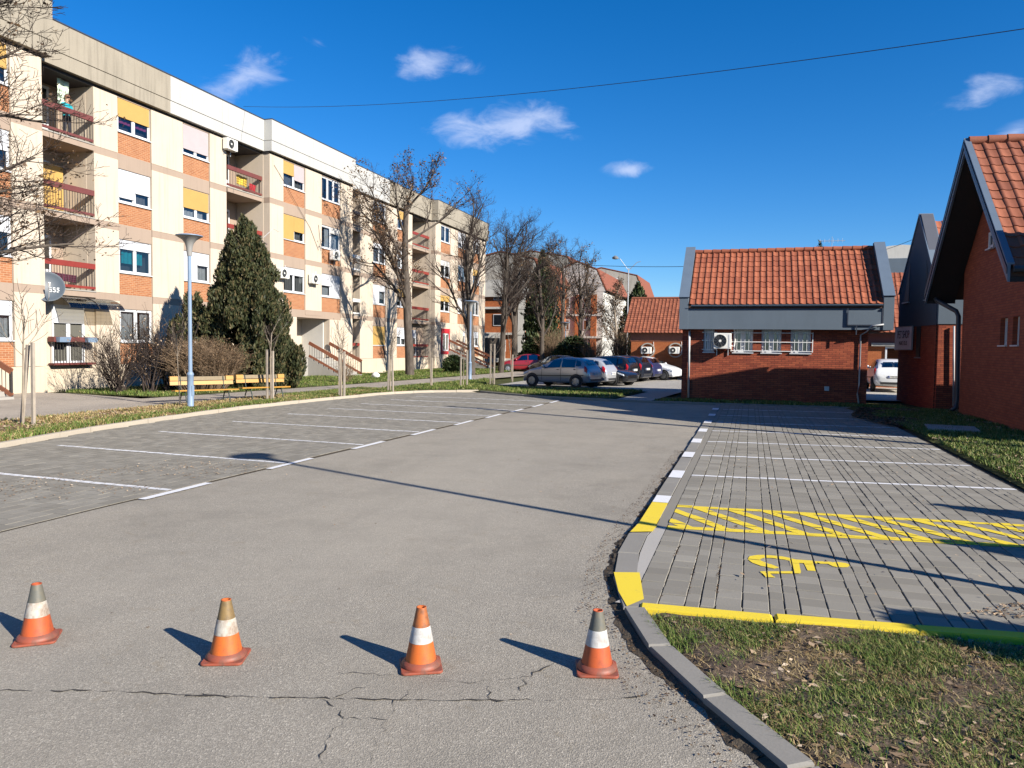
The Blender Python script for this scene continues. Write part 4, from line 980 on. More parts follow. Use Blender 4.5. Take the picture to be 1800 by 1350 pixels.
# ---------------------------------------------------------------- pet shop
N_ = Vector((6.34, 30.49)); e_ = Vector((-.155, .988)).normalized(); f_ = Vector((e_.y, -e_.x)); GL = 3.74     # e along gable, f away from road
PO = Vector((N_.x, N_.y, 0)); shop = thing('pet_shop', PO, 'narrow steep gabled shop in dark grey render over red brick', 'building')
def sp_(s, d, z): v = N_ + e_*s + f_*d; return Vector((v.x, v.y, z))
def pp(mb, name, mat, **k): return mb.build(name, M[mat] if isinstance(mat, str) else mat, shop, off=PO, **k)
def slab_s(poly, d0, d1):       # polygon (s, z) extruded along f
    mb = MB(); k = len(poly); mb.v = [tuple(sp_(s, d0, z)) for s, z in poly] + [tuple(sp_(s, d1, z)) for s, z in poly]
    mb.f = [tuple(range(k)), tuple(range(k, 2*k))[::-1]] + [(i, k+i, k+(i+1) % k, (i+1) % k) for i in range(k)]; mb.m = [0]*(k+2); return mb
pp(slab_s([(0, -.05), (GL, -.05), (GL, 3.0), (0, 3.0)], .03, 8), 'wall', 'brick_y')
ap = 7.27
pp(slab_s([(-.03, 3.0), (GL+.03, 3.0), (GL+.03, 4.35), (GL/2+.1, ap), (GL/2-.1, ap), (-.03, 4.35)], 0, .42), 'gable', 'grey_dark')
pp(slab_s([(-.03, 3.004), (GL, 3.004), (GL, 4.3), (GL/2, ap-.4), (-.03, 4.3)], .425, 8), 'upper_wall', 'grey_render')
for sgn in (0, 1):
    a = (GL+.05, 4.36) if sgn else (-.05, 4.36); b = (GL/2, ap+.02)
    A, B = sp_(a[0], .21, a[1]), sp_(b[0], .21, b[1]); pp(MB().bar(A, B, .50, .05), 'coping', 'slate_blue')
ux = Vector((f_.x, f_.y, 0)); A = sp_(-.1, .45, 4.25); B = sp_(GL/2, .45, ap-.28); uy = (B-A)
pp(slab_s([(-.15, 4.15), (GL/2, ap-.36), (GL+.15, 4.15), (GL+.15, 4.05), (GL/2, ap-.5), (-.15, 4.05)], .43, 8), 'roof_deck', 'under')
tile_roof(shop, A, ux, uy, 26, 10, .29, uy.length/10, M['tile'], PO, near_cols=4)
for poly in ([(1.05, 3.98), (.55, 3.98), (1.05, 5.45)], [(GL-1.05, 4.0), (GL-.5, 4.0), (GL-1.05, 5.5)]):
    w_ = pp(slab_s(poly, -.012, .02), 'gable_window', 'black'); s0, s1 = min(p[0] for p in poly), max(p[0] for p in poly)
    slab_s([(s0-.05, poly[0][1]-.05), (s1+.05, poly[0][1]-.05), (s1+.05, poly[0][1]-.01), (s0-.05, poly[0][1]-.01)], -.06, .03).build('sill', M['steel'], w_, off=PO)
def on_gable(x, y, d=0):
    r = ray(x, y); p0 = sp_(0, d, 0); nn = Vector((f_.x, f_.y, 0)); t = (p0-Vector((0, 0, CAM_H))).dot(nn)/r.dot(nn); q = Vector((0, 0, CAM_H))+r*t
    return (Vector((q.x, q.y))-N_).dot(e_), q.z
s0, zt = on_gable(1618, 572); s1, zb = on_gable(1609, 627)
w_ = pp(slab_s([(s0, zb), (s1, zb), (s1, 2.99), (s0, 2.99)], .005, .028), 'slot_window', 'black'); slab_s([(s0-.04, zb-.06), (s1+.04, zb-.06), (s1+.04, zb-.01), (s0-.04, zb-.01)], -.04, .03).build('sill', M['slab'], w_, off=PO)
# recessed side wall of the shop facing the road
pp(MB().box(6.40, 9.0, 30.28, 30.46, -.05, 3.02), 'side_wall', 'brick_x'); pp(MB().box(6.37, 9.0, 30.25, 30.46, 3.024, 4.1), 'side_fascia', 'grey_render')
# sign
sa, za = on_gable(1604, 574, -.08); sb_, zb_ = on_gable(1574, 614, -.08)
SO = sp_((sa+sb_)/2, -.08, (za+zb_)/2); sign = thing('shop_sign', SO, 'white board reading PET SHOP on the gable wall', 'sign')
ang = math.atan2(-e_.y, -e_.x); sign.rotation_euler = (0, 0, ang)      # local x to the right seen from the road, -y outwards
hw, hh = abs(sb_-sa)/2, abs(za-zb_)/2
MB().box(-hw, hw, -.02, .02, -hh, hh).build('board', dirty('sign_board', (.86, .85, .90), .5, .06, 3), sign)
fr = MB(); fr.box(-hw-.02, hw+.02, -.03, .025, hh, hh+.03).box(-hw-.02, hw+.02, -.03, .025, -hh-.03, -hh).box(-hw-.03, -hw, -.03, .025, -hh, hh).box(hw, hw+.03, -.03, .025, -hh, hh); fr.build('sign_frame', M['steel'], sign)
ink = dirty('dark_sign_ink', (.03, .025, .06), .6)
for body, size, z, sx_ in (('PET SHOP', .42, hh*.30, 1.0), ('NAE ISLE', .26, -hh*.45, .9)):
    me = text_mesh(body, size, 'lettering'); me.materials.append(ink)
    wd = max(v.co.x for v in me.vertices)-min(v.co.x for v in me.vertices); k = (hw*1.45 if size > .3 else hw*1.0)/wd
    o = link('lettering', me, sign, (0, -.024, z)); o.rotation_euler = (R(90), 0, 0); o.scale = (k, 1.05 if size > .3 else .9, 1)

# ---------------------------------------------------------------- brick house on the right
HO = Vector((7, 25, 0)); house = thing('brick_house', HO, 'red brick house with deep tiled gable roof and blue barge boards', 'building')
def hp(mb, name, mat, **k): return mb.build(name, M[mat] if isinstance(mat, str) else mat, house, off=HO, **k)
HX, HY0, HY1, HXO, HXE = 6.38, 20.73, 27.04, 5.49, 18.0
EY0, EY1, EZ, AY, AZ = 19.68, 28.0, 3.96, 23.84, 7.80
gz = lambda y: AZ-.30 - abs(y-AY)*(AZ-EZ)/(AY-EY0)
hw_ = [on_x(1757, 608, HX), on_x(1772, 558, HX), on_x(1779, 606, HX), on_x(1793, 557, HX)]
wins = sorted([(min(hw_[0].y, hw_[1].y), max(hw_[0].y, hw_[1].y)), (min(hw_[2].y, hw_[3].y), max(hw_[2].y, hw_[3].y))]); wz0, wz1 = hw_[0].z, hw_[1].z
hp(prism_yz(MB(), [(HY0, -.05), (HY1, -.05), (HY1, wz0), (HY0, wz0)], HX, HXE), 'wall', 'brick_y')
ed = [HY0] + [v for w_ in wins for v in w_] + [HY1]
for a, b in zip(ed[0::2], ed[1::2]): hp(MB().box(HX, HX+.45, a, b, wz0, wz1), 'wall', 'brick_y')
hp(MB().box(HX+.44, HXE, HY0+.01, HY1-.01, wz0+.001, wz1-.001), 'inner_wall', 'room_shade')
hp(prism_yz(MB(), [(HY0, wz1), (HY1, wz1), (HY1, gz(HY1)), (AY, gz(AY)), (HY0, gz(HY0))], HX, HXE), 'gable_wall', 'brick_y')
hp(MB().box(HX+.5, HXE, HY0-.012, HY0-.002, -.05, gz(HY0)), 'front_wall', 'brick_x')
for a, b in wins: make_window(house, 0, a, b, wz0+.02, wz1, rz=R(-90), at=(HX+.14-HO.x, (a+b)/2-HO.y, wz0+.02), curtain='curtain', mull=0, depth=.14)
for px0, px1, py0, py1 in ((1741, 1751, 405, 438),):
    A = on_x(px0, py1, HX); B = on_x(px1, py0, HX); make_window(house, 0, min(A.y, B.y), max(A.y, B.y), A.z, B.z, rz=R(-90), at=(HX-.03-HO.x, (A.y+B.y)/2-HO.y, A.z), curtain=None, mull=0, depth=.05, name='attic_window')
# roof slabs
for sgn, ey in ((1, EY0), (-1, EY1)):
    hp(prism_yz(MB(), [(ey, EZ-.06), (AY, AZ-.06), (AY, AZ-.22), (ey, EZ-.22)], HXO+.06, HXE), 'roof_deck', 'under')
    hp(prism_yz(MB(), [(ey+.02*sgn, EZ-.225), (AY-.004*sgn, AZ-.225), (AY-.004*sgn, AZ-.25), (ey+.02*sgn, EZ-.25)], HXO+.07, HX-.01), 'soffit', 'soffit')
    nz_ = Vector((0, -(AZ-EZ)*sgn, abs(AY-ey))).normalized()
    hp(prism_yz(MB(), [(ey-.04*sgn, EZ+.05), (AY, AZ+.09), (AY, AZ-.27), (ey-.04*sgn, EZ-.34)], HXO, HXO+.055), 'barge_board', 'slate_blue')
    hp(prism_yz(MB(), [(ey-.04*sgn, EZ-.02), (AY, AZ+.01), (AY, AZ-.12), (ey-.04*sgn, EZ-.16)], HXO-.025, HXO-.003), 'barge_trim', 'slate_dark')
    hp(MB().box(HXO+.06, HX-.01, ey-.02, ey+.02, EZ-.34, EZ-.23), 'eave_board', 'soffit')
    hp(prism_yz(MB(), [(ey-.04*sgn, EZ+.052), (AY, AZ+.092), (AY, AZ+.13), (ey-.04*sgn, EZ+.092)], HXO-.02, HXO+.13), 'verge_cap', 'slate_blue')
sl = Vector((0, AY-EY0, AZ-EZ)); tile_roof(house, (HXO+.10, EY0-.03, EZ-.04), (1, 0, 0), sl, 42, 14, .29, sl.length/14, M['tile_old'], HO, near_cols=9)
rd = hp(MB().tube([(HXO+.05, AY, AZ), (HXE, AY, AZ)], .09, 8), 'ridge_mortar', 'kerb_light')
for i in range(26): MB().lathe([(.15, 0), (.125, .46)], (0, 0, 0), 10, 'x', cap=False).xform(Matrix.Translation((HXO+.1+.46*i, AY, AZ+.02+.006*rt.random()))).build('ridge_tile', M['tile_old'], rd, off=HO, smooth=True)
hp(MB().tube([(HXO+.1, EY0-.10, EZ-.06), (HXE, EY0-.10, EZ-.06)], .075, 8), 'gutter', 'pipe_dark'); hp(MB().tube([(HXO+.1, EY1+.08, EZ-.12), (HXE, EY1+.08, EZ-.12)], .075, 8), 'gutter', 'pipe_dark')
dp = [on_y(1643, 519, 27.95), on_y(1646, 528, 27.9), on_y(1681, 547, 27.2), on_y(1685, 556, 27.15), on_y(1682.5, 700, 27.15), on_y(1680, 716, 27.15), on_y(1672, 722, 27.1)]
hp(MB().tube(dp, .07, 10), 'downpipe', 'pipe_dark', smooth=True)
dq = [on_y(1677, 572, 30.2), on_y(1676, 712, 30.2)]; hp(MB().tube([(dq[0].x, 30.2, 2.95), (dq[1].x, 30.2, .1)], .035, 8), 'overflow_pipe', 'pipe_grey', smooth=True)
# made-up annex, out of view, added and shaped to shade the far bays
AO = Vector((10, 17.5, 0)); annex = thing('shade_annex', AO, 'unseen steep roofed brick annex added to shade the far bays', 'building')
def annex_pt(u, v, z): return (7.3+6.8*u+.1*v, 17.74-1.0*u+v, z)
mb = MB(); mb.hexa([annex_pt(*q) for q in ((0, .1, -.05), (1, .1, -.05), (1, 3.1, -.05), (0, 2.9, -.05), (0, .1, 4.45), (1, .1, 4.45), (1, 3.1, 4.45), (0, 2.9, 4.45))]); mb.build('wall', M['brick_x'], annex, off=AO)
mb = MB(); mb.v = [annex_pt(u, v, z) for u in (-.02, 1.02) for v, z in ((0, 4.5), (1.4, 7.0), (2.95, 4.6))]; mb.f = [(0, 1, 2), (5, 4, 3), (0, 3, 4, 1), (1, 4, 5, 2), (0, 2, 5, 3)]; mb.m = [0]*5; mb.build('roof', M['tile'], annex, off=AO)

# ---------------------------------------------------------------- low brick building behind the cars
LO = Vector((-3, 53, 0)); low = thing('brick_outbuilding', LO, 'low orange brick building with tiled roof beyond the parked cars', 'building')
def lp(mb, name, mat, **k): return mb.build(name, M[mat] if isinstance(mat, str) else mat, low, off=LO, **k)
LY = 51.3; lp(MB().box(-7.75, 3, LY, 58, -.05, 3.1), 'wall', 'brick_far'); lp(MB().box(-7.8, 3, LY-.02, LY+.05, 2.5, 3.1), 'eave_band', 'brownrail')
lp(prism_yz(MB(), [(LY-.3, 3.1), (54.2, 5.55), (57.5, 3.1)], -8.2, 3), 'roof_deck', 'under')
sl = Vector((0, 3.2, 2.45)); tile_roof(low, (-8.25, LY-.35, 3.08), (1, 0, 0), sl, 44, 16, .25, sl.length/16, M['tile_old'], LO, max_i=0)
lp(MB().tube([(-8.2, 54.2, 5.6), (3, 54.2, 5.6)], .1, 8), 'ridge', 'tile_old')
for i, (x_, lab) in enumerate(((1137, 'white air conditioner in a round recess above the white parked car'), (1186, 'white air conditioner in a round recess beside the kiosk corner'))):
    p = on_y(x_, 616, LY-.03); lp(MB().lathe([(.50, 0), (.50, -.10), (.42, -.10), (.42, 0)], (p.x+.05, LY-.003, p.z+.02), 24, 'y', cap=False), 'round_niche', 'slab')
    make_ac('air_conditioner', (p.x, LY-.02, p.z-.22), 0, lab, None, .66, .46, .30, brackets=False)
# shed and far roofs behind the gap
SO2 = Vector((7, 47, 0)); shed = thing('brick_shed', SO2, 'orange brick shed with tiled canopy behind the white car', 'building')
MB().box(3.6, 10, 46, 50, -.05, 3.3).build('wall', M['brick_far'], shed, off=SO2); MB().box(3.4, 10, 45.95, 46.0, 2.35, 3.0).build('band', M['maroon'], shed, off=SO2)
prism_yz(MB(), [(45.4, 3.0), (45.4, 3.1), (48.5, 6.6), (51, 3.4), (51, 3.0)], 3.3, 10).build('roof_deck', M['under'], shed, off=SO2)
sl = Vector((0, 3.1, 3.5)); tile_roof(shed, (3.3, 45.35, 3.08), (1, 0, 0), sl, 22, 13, .3, sl.length/13, M['tile'], SO2, max_i=0)
make_window(shed, 0, 7.15, 8.1, .9, 2.3, rz=0, at=(7.6-SO2.x, 45.96-SO2.y, .9), curtain='cur_dark', mull=0); MB().box(6.4, 7.9, 45.8, 46.0, 2.32, 2.5).build('lintel', M['slab'], shed, off=SO2)
for k, (x_, y_, w_, zz, Y, lab) in enumerate(((1588, 430, 9, 0, 74, 'grey building with curved white roof edge behind the shops'), (1512, 436, 5, 0, 95, 'pale domed roof just above the kiosk ridge'))):
    c = on_y(x_, y_, Y); o = thing('far_building', (c.x, Y, 0), lab, 'building')
    mb = MB(); n = 12; P = [(-w_/2, c.z-3.2)] + [(w_/2*-math.cos(math.pi*i/n), c.z-2.6+2.6*math.sin(math.pi*i/n)) for i in range(n+1)] + [(w_/2, c.z-3.2)]
    mb.v = [(a, 0, b) for a, b in P] + [(a, 6, b) for a, b in P]; kk = len(P); mb.f = [tuple(range(kk))] + [(i, kk+i, kk+(i+1) % kk, (i+1) % kk) for i in range(kk)]; mb.m = [0]*len(mb.f)
    mb.build('curved_roof', M['white_render'], o); MB().box(-w_/2+.5, w_/2-.5, -.15, 5, -.1, c.z-1.2).build('wall', M['grey_render'], o)
    for j in range(3): MB().box(-w_/2+1.2+j*2, -w_/2+2.0+j*2, -.2, -.14, c.z-5, c.z-3.8).build('window', M['room_shade'], o)
# ================================================================== FAR HOUSES
def mansard(name, at, w, d, eave, top, label, wallm='brick_far', ends='old_render', rows=3, cols=3, rz=0, bal=True):
    """block with mansard roof; local: front faces -y, w along x"""
    o = thing(name, at, label, 'building', None, rz)
    MB().box(-w/2, w/2, 0, d, -.1, eave).build('wall', M[wallm], o)
    P = [(-w/2-.3, eave), (-w/2+.9, eave+(top-eave)*.72), (0, top), (w/2-.9, eave+(top-eave)*.72), (w/2+.3, eave)]
    k = len(P); MB_ = lambda y_: [(a, y_, b) for a, b in P]
    for y_ in (-.02, d+.02): g_ = MB(); g_.face(MB_(y_)); g_.build('gable_end', M[ends], o)
    mb = MB(); Q = [(a*1.015, b+.1) for a, b in P]; mb.v = [(a, .0, b) for a, b in Q] + [(a, d, b) for a, b in Q]; mb.f = [(i, k+i, k+i+1, i+1) for i in range(k-1)]; mb.m = [0]*(k-1); mb.build('roof', M['tile_old'], o).modifiers.new('t', 'SOLIDIFY').thickness = .15
    z = .6; st = (eave-.8)/rows
    for r_ in range(rows):
        for c_ in range(cols):
            cx = -w/2 + w*(c_+.5)/cols; ww = min(1.5, w/cols*.55)
            f = MB().box(cx-ww/2, cx+ww/2, -.07, -.01, z+st*r_+.9, z+st*r_+2.2).build('window', M['pvc'], o)
            MB().box(cx-ww/2+.08, cx+ww/2-.08, -.085, -.072, z+st*r_+.98, z+st*r_+2.12).build('pane', M['glass_car'], f)
        if bal: MB().box(-w/2-.1, w/2+.1, -.35, -.02, z+st*r_-.1, z+st*r_+.14).build('white_ledge', M['white_render'], o)
    return o
c = on_y(893, 600, 80); b1 = mansard('far_house', (c.x-1, 80, 0), 9.5, 14, 9.4, 12.5, 'orange brick house with white ledges beside the block end', rows=3, cols=3)
for x0, x1 in ((-5.0, -3.4), (2.2, 3.0), (4.1, 5.0)): MB().box(x0, x1, -.30, -.02, -.1, 9.4).build('white_pilaster', M['white_render'], b1)
MB().box(-4.9, 4.9, -.34, -.03, 7.6, 9.5).build('white_frieze', M['white_render'], b1)
MB().box(-2.5, .8, -.5, -.36, .3, 3.5).build('white_shop_front', M['white_render'], b1); MB().box(-2.0, .2, -.54, -.51, .8, 3.0).build('shop_pane', M['glass_car'], b1)
c = on_y(945, 448, 112); mansard('far_house', (c.x-1, 112, 0), 13, 12, 13.2, c.z+.5, 'old grey gabled house rising behind the bare trees', 'old_render', rows=3, cols=3, bal=False)
c = on_y(1015, 470, 92); b3 = mansard('far_house', (c.x, 92, 0), 6.6, 18, 9.0, c.z+.6, 'white and brick house with narrow bay tower behind the cars', 'white_render', 'white_render', rows=3, cols=2)
for x_ in (-1.7, .2, 2.2): MB().box(x_-.35, x_+.35, -.30, -.03, .8, 8.6).build('brick_pilaster', M['brick_far'], b3)
c = on_y(1062, 474, 125); mansard('far_house', (c.x-.5, 125, 0), 13.5, 16, 10.5, c.z+.2, 'weathered grey gable with one white attic window', 'old_render', rows=2, cols=3, bal=False)
a = on_y(1071, 510, 124.6); at_ = bpy.data.objects['far_house.003']; MB().box(a.x-at_.location.x-1.3, a.x-at_.location.x+1.3, -.35, -.1, a.z-1.6, a.z+2.0).build('attic_window', M['pvc'], at_)
# tall street light, aerial and wires
p = on_y(1105, 466, 70); t = thing('street_light', (p.x, 70, 0), 'tall white street light with two arms beyond the low roof', 'street light')
MB().tube([(0, 0, 0), (0, 0, p.z-.3)], [.08, .045], 8).build('pole', M['steel'], t)
for s in (-1, 1): MB().tube([(0, 0, p.z-.5), (s*.8, 0, p.z+.25 if s > 0 else p.z+.6), (s*1.1, 0, p.z+.3 if s > 0 else p.z+.65)], .03, 6).build('arm', M['steel'], t)
MB().lathe([(.05, 0), (.28, .05), (.30, .2), (.1, .34)], (-1.25, 0, p.z+.55), 12).build('lamp_head', M['grille'], t)
p = on_y(1462, 440, 60); t = thing('roof_aerial', (p.x, 60, 5), 'thin television aerial above the kiosk ridge', 'aerial'); h_ = p.z-5
MB().tube([(0, 0, 0), (0, 0, h_+1.0)], .018, 5).build('mast', M['steel'], t); MB().tube([(-.9, 0, h_+.7), (.9, .2, h_+.7)], .022, 4).build('boom', M['steel'], t)
for i in range(6): MB().tube([(-.8+.3*i, -.0, h_+.55), (-.8+.3*i, 0, h_+.85)], .008, 4).build('element', M['steel'], t)
def wire(pts, r, lab, n=26, sag=0):
    P = []
    a, b = Vector(pts[0]), Vector(pts[1])
    for i in range(n+1): u = i/n; q = a.lerp(b, u); q.z -= sag*4*u*(1-u); P.append(q)
    tag(MB().tube(P, r, 5).build('overhead_cable', M['cable']), lab, 'cable')
A = on_x(428, 187, -26.2); E_ = on_y(1950, 28, 17)
wire((A, E_), .0095, 'long black cable sagging from the white parapet across the sky', 40, .55)
q = thing('utility_pole', (E_.x+.1, E_.y, 0), 'grey concrete pole at the near end of the sky cable', 'pole'); MB().lathe([(.16, 0), (.10, E_.z+.3)], n=10).build('shaft', M['kerb'], q); MB().box(-.6, .6, -.05, .05, E_.z-.05, E_.z+.06).build('cross_arm', M['steel'], q)
wire((on_y(985, 463, 70), on_y(1230, 468, 64)), .022, 'thin far cable above the low tiled roof', 14, .15); wire((on_y(1530, 446, 60), on_y(1625, 412, 50)), .015, 'thin cable rising behind the grey gable', 14, .1)
# ================================================================== TREES AND PLANTS
def limb(mb, p, d, length, r0, r1, rr, segs, sides, wob=.12, up=0.0):
    pts = [p.copy()]; rad = [r0]; q = p.copy(); d = d.normalized()
    for i in range(segs):
        d = (d + Vector((rr.gauss(0, wob), rr.gauss(0, wob), rr.gauss(0, wob)+up))).normalized(); q = q + d*(length/segs); pts.append(q.copy()); rad.append(lerp(r0, r1, (i+1)/segs))
    mb.tube(pts, rad, sides, cap=False); return pts, rad, d
def side_dir(d, rr, ang):
    a = d.orthogonal().normalized(); b = d.cross(a); th = rr.uniform(0, 2*math.pi)
    return (d*math.cos(ang) + (a*math.cos(th)+b*math.sin(th))*math.sin(ang)).normalized()
def branch(T, C, p, d, length, r, lvl, rr, P, leaves=None):
    mb = T if lvl < 2 else C; segs = (6, 6, 5, 4, 3)[min(lvl, 4)]; sides = (9, 6, 4, 3, 3)[min(lvl, 4)]
    pts, rad, dd = limb(mb, p, d, length, r, r*(.45 if lvl else .55) if lvl < P['lv'] else .004, rr, segs, sides, P['wob']*(.35 if lvl == 0 else 1), P['up'] if lvl else .03)
    if leaves is not None and lvl >= P['lv']-1 and rr.random() < P.get('leaf', 0): leaves += [q + Vector((rr.gauss(0, .12), rr.gauss(0, .12), rr.gauss(0, .12))) for q in pts[1:] for _ in range(3)]
    if lvl >= P['lv']: return
    n = P['kids'][lvl]
    for i in range(n):
        u = lerp(P['start'][lvl], 1.0, (i+rr.random()*.8)/n); k = u*segs; j = min(int(k), segs-1); q = pts[j].lerp(pts[j+1], k-j); rq = lerp(rad[j], rad[j+1], k-j)
        loc = (pts[j+1]-pts[j]).normalized(); ang = R(rr.uniform(*P['ang'][lvl])); nd = side_dir(loc, rr, ang)
        if lvl == 0 and P.get('lean'): nd = (nd + Vector(P['lean'])*.6).normalized()
        if nd.z < -.15: nd.z *= -.4
        branch(T, C, q, nd, length*P['len'][lvl]*rr.uniform(.7, 1.15)*(1.15-.35*u), max(.0045, rq*P['rr'][lvl]), lvl+1, rr, P, leaves)
def leaf_cloud(name, pts, size, mat, parent, seed, off=(0, 0, 0), flat=.0, aspect=.55):
    r_ = np.random.default_rng(seed); n = len(pts)
    if n == 0: return None
    c = np.array([tuple(p) for p in pts])-np.array(tuple(off)); a = r_.normal(size=(n, 3)); a /= np.linalg.norm(a, axis=1)[:, None]
    b = r_.normal(size=(n, 3)); b -= (b*a).sum(1)[:, None]*a; b /= np.linalg.norm(b, axis=1)[:, None]
    if flat: a[:, 2] *= 1-flat; b[:, 2] *= 1-flat
    s = size*r_.uniform(.6, 1.3, (n, 1)); nrm = np.cross(a, b)*s*.28*r_.uniform(-.4, 1, (n, 1)); V = np.concatenate([c-a*s, c+b*s*aspect-a*s*.15+nrm, c+a*s, c-b*s*aspect-a*s*.15+nrm], 1).reshape(-1, 3)
    return tri_mesh(name, V, np.arange(4*n).reshape(-1, 4), mat, parent)
def bare_tree(loc, height, r, seed, label, P, cat='tree', group=None, name='bare_tree', dirv=(0, 0, 1), trunk_len=.55, mats=('bark', 'twig'), leafm='dryleaf', lsize=.07):
    rr = random.Random(seed); o = thing(name, loc, label, cat, group); T = MB(); C = MB(); lv = []
    branch(T, C, Vector((0, 0, -.05)), Vector(dirv), height*trunk_len, r, 0, rr, P, lv)
    T.build('trunk', M[mats[0]], o, smooth=True)
    if C.f: C.build('crown', M[mats[1]], o, smooth=True)['kind'] = 'stuff'
    if lv: leaf_cloud('dry_leaves', lv, lsize, M[leafm], o, seed)['kind'] = 'stuff'
    return o
PB = dict(lv=4, kids=(11, 9, 7, 6), start=(.30, .25, .2, .15), ang=((24, 52), (22, 52), (25, 60), (25, 65)), len=(.46, .50, .46, .46), rr=(.46, .5, .5, .6), wob=.10, up=.08, leaf=.0)
def tp(x, y): return on_z(x, y, 0)
t1 = (-20.9, 44.2, 0)
bare_tree(t1, 13.6, .30, 11, 'tall bare tree before the cream facade holding clumps of dry leaves', dict(PB, leaf=.10, start=(.30, .25, .2, .15)), trunk_len=.82)
bare_tree((-18.3, 48.6, 0), 11.8, .27, 12, 'bare tree with thick forked trunk next to the second lamp post', dict(PB, ang=((16, 40), (22, 52), (25, 60), (25, 65))), trunk_len=.82)
bare_tree((-18.0, 54.0, 0), 10.8, .24, 23, 'bare tree leaning a little beside the end of the cream block', PB, trunk_len=.82)
bare_tree((-20.6, 65.5, 0), 12.8, .30, 14, 'dark bare tree in front of the orange brick house', PB, trunk_len=.82)
bare_tree((-15.6, 57.0, 0), 10.0, .2, 15, 'dense bare tree full of twigs behind the silver hatchback', dict(PB, kids=(11, 9, 7, 5), leaf=.05), trunk_len=.82)
bare_tree((-13.2, 60.0, 0), 9.3, .2, 16, 'bare spreading tree left of the white bay tower', dict(PB, kids=(11, 9, 7, 5), leaf=.04), trunk_len=.82)
bare_tree((-10.4, 62.0, 0), 6.8, .15, 17, 'pale trunked bare tree between the bay tower and low roof', dict(PB, kids=(11, 9, 6, 5), leaf=.06), trunk_len=.8, mats=('bark_young', 'twig'))
bare_tree((-16.8, 68.0, 0), 12.0, .2, 18, 'bare tree behind the dark one by the brick house', PB, trunk_len=.82)
# tree whose branches reach into the picture at the upper left
bare_tree((-14.75, 9.3, 0), 9.6, .22, 31, 'bare tree reaching thin branches over the left balconies', dict(PB, kids=(17, 9, 7, 6), leaf=.03, start=(.34, .2, .2, .15), lean=(-.1, .35, .05), len=(.34, .52, .48, .44), up=.02, ang=((40, 75), (22, 52), (25, 60), (25, 65)), rr=(.30, .42, .5, .6)), trunk_len=.85, lsize=.04)

def bare_bush(loc, h, spread, n, seed, label, mat='twig', r=.016, kids=5, name='bare_bush', leaf=0, lm='litter'):
    rr = random.Random(seed); o = thing(name, loc, label, 'bush'); S = MB(); lv = []
    for i in range(n):
        a = rr.uniform(0, 6.283); d = Vector((math.cos(a)*spread*rr.random(), math.sin(a)*spread*rr.random(), 1)).normalized(); p = Vector((rr.gauss(0, .12), rr.gauss(0, .12), 0))
        pts, rad, dd = limb(S, p, d, h*rr.uniform(.65, 1.05), r*rr.uniform(.7, 1.5), r*.35, rr, 5, 4, .10, .02)
        for k in range(kids):
            j = rr.randint(1, 4); q = pts[j]; nd = side_dir((pts[j+1]-pts[j]).normalized(), rr, R(rr.uniform(15, 45)))
            p2, r2, d2 = limb(S, q, nd, h*rr.uniform(.2, .45), rad[j]*.6, .004, rr, 3, 3, .12, .05)
            for m_ in range(2): nd = side_dir(d2, rr, R(rr.uniform(15, 45))); p3, _, _ = limb(S, p2[rr.randint(1, 2)], nd, h*rr.uniform(.1, .25), .006, .003, rr, 2, 3, .1, .03); lv += p3[1:] if rr.random() < leaf else []
    S.build('stems', M[mat], o, smooth=True)['kind'] = 'stuff'
    if lv: leaf_cloud('leaves', lv, .04, M[lm], o, seed)['kind'] = 'stuff'
    return o
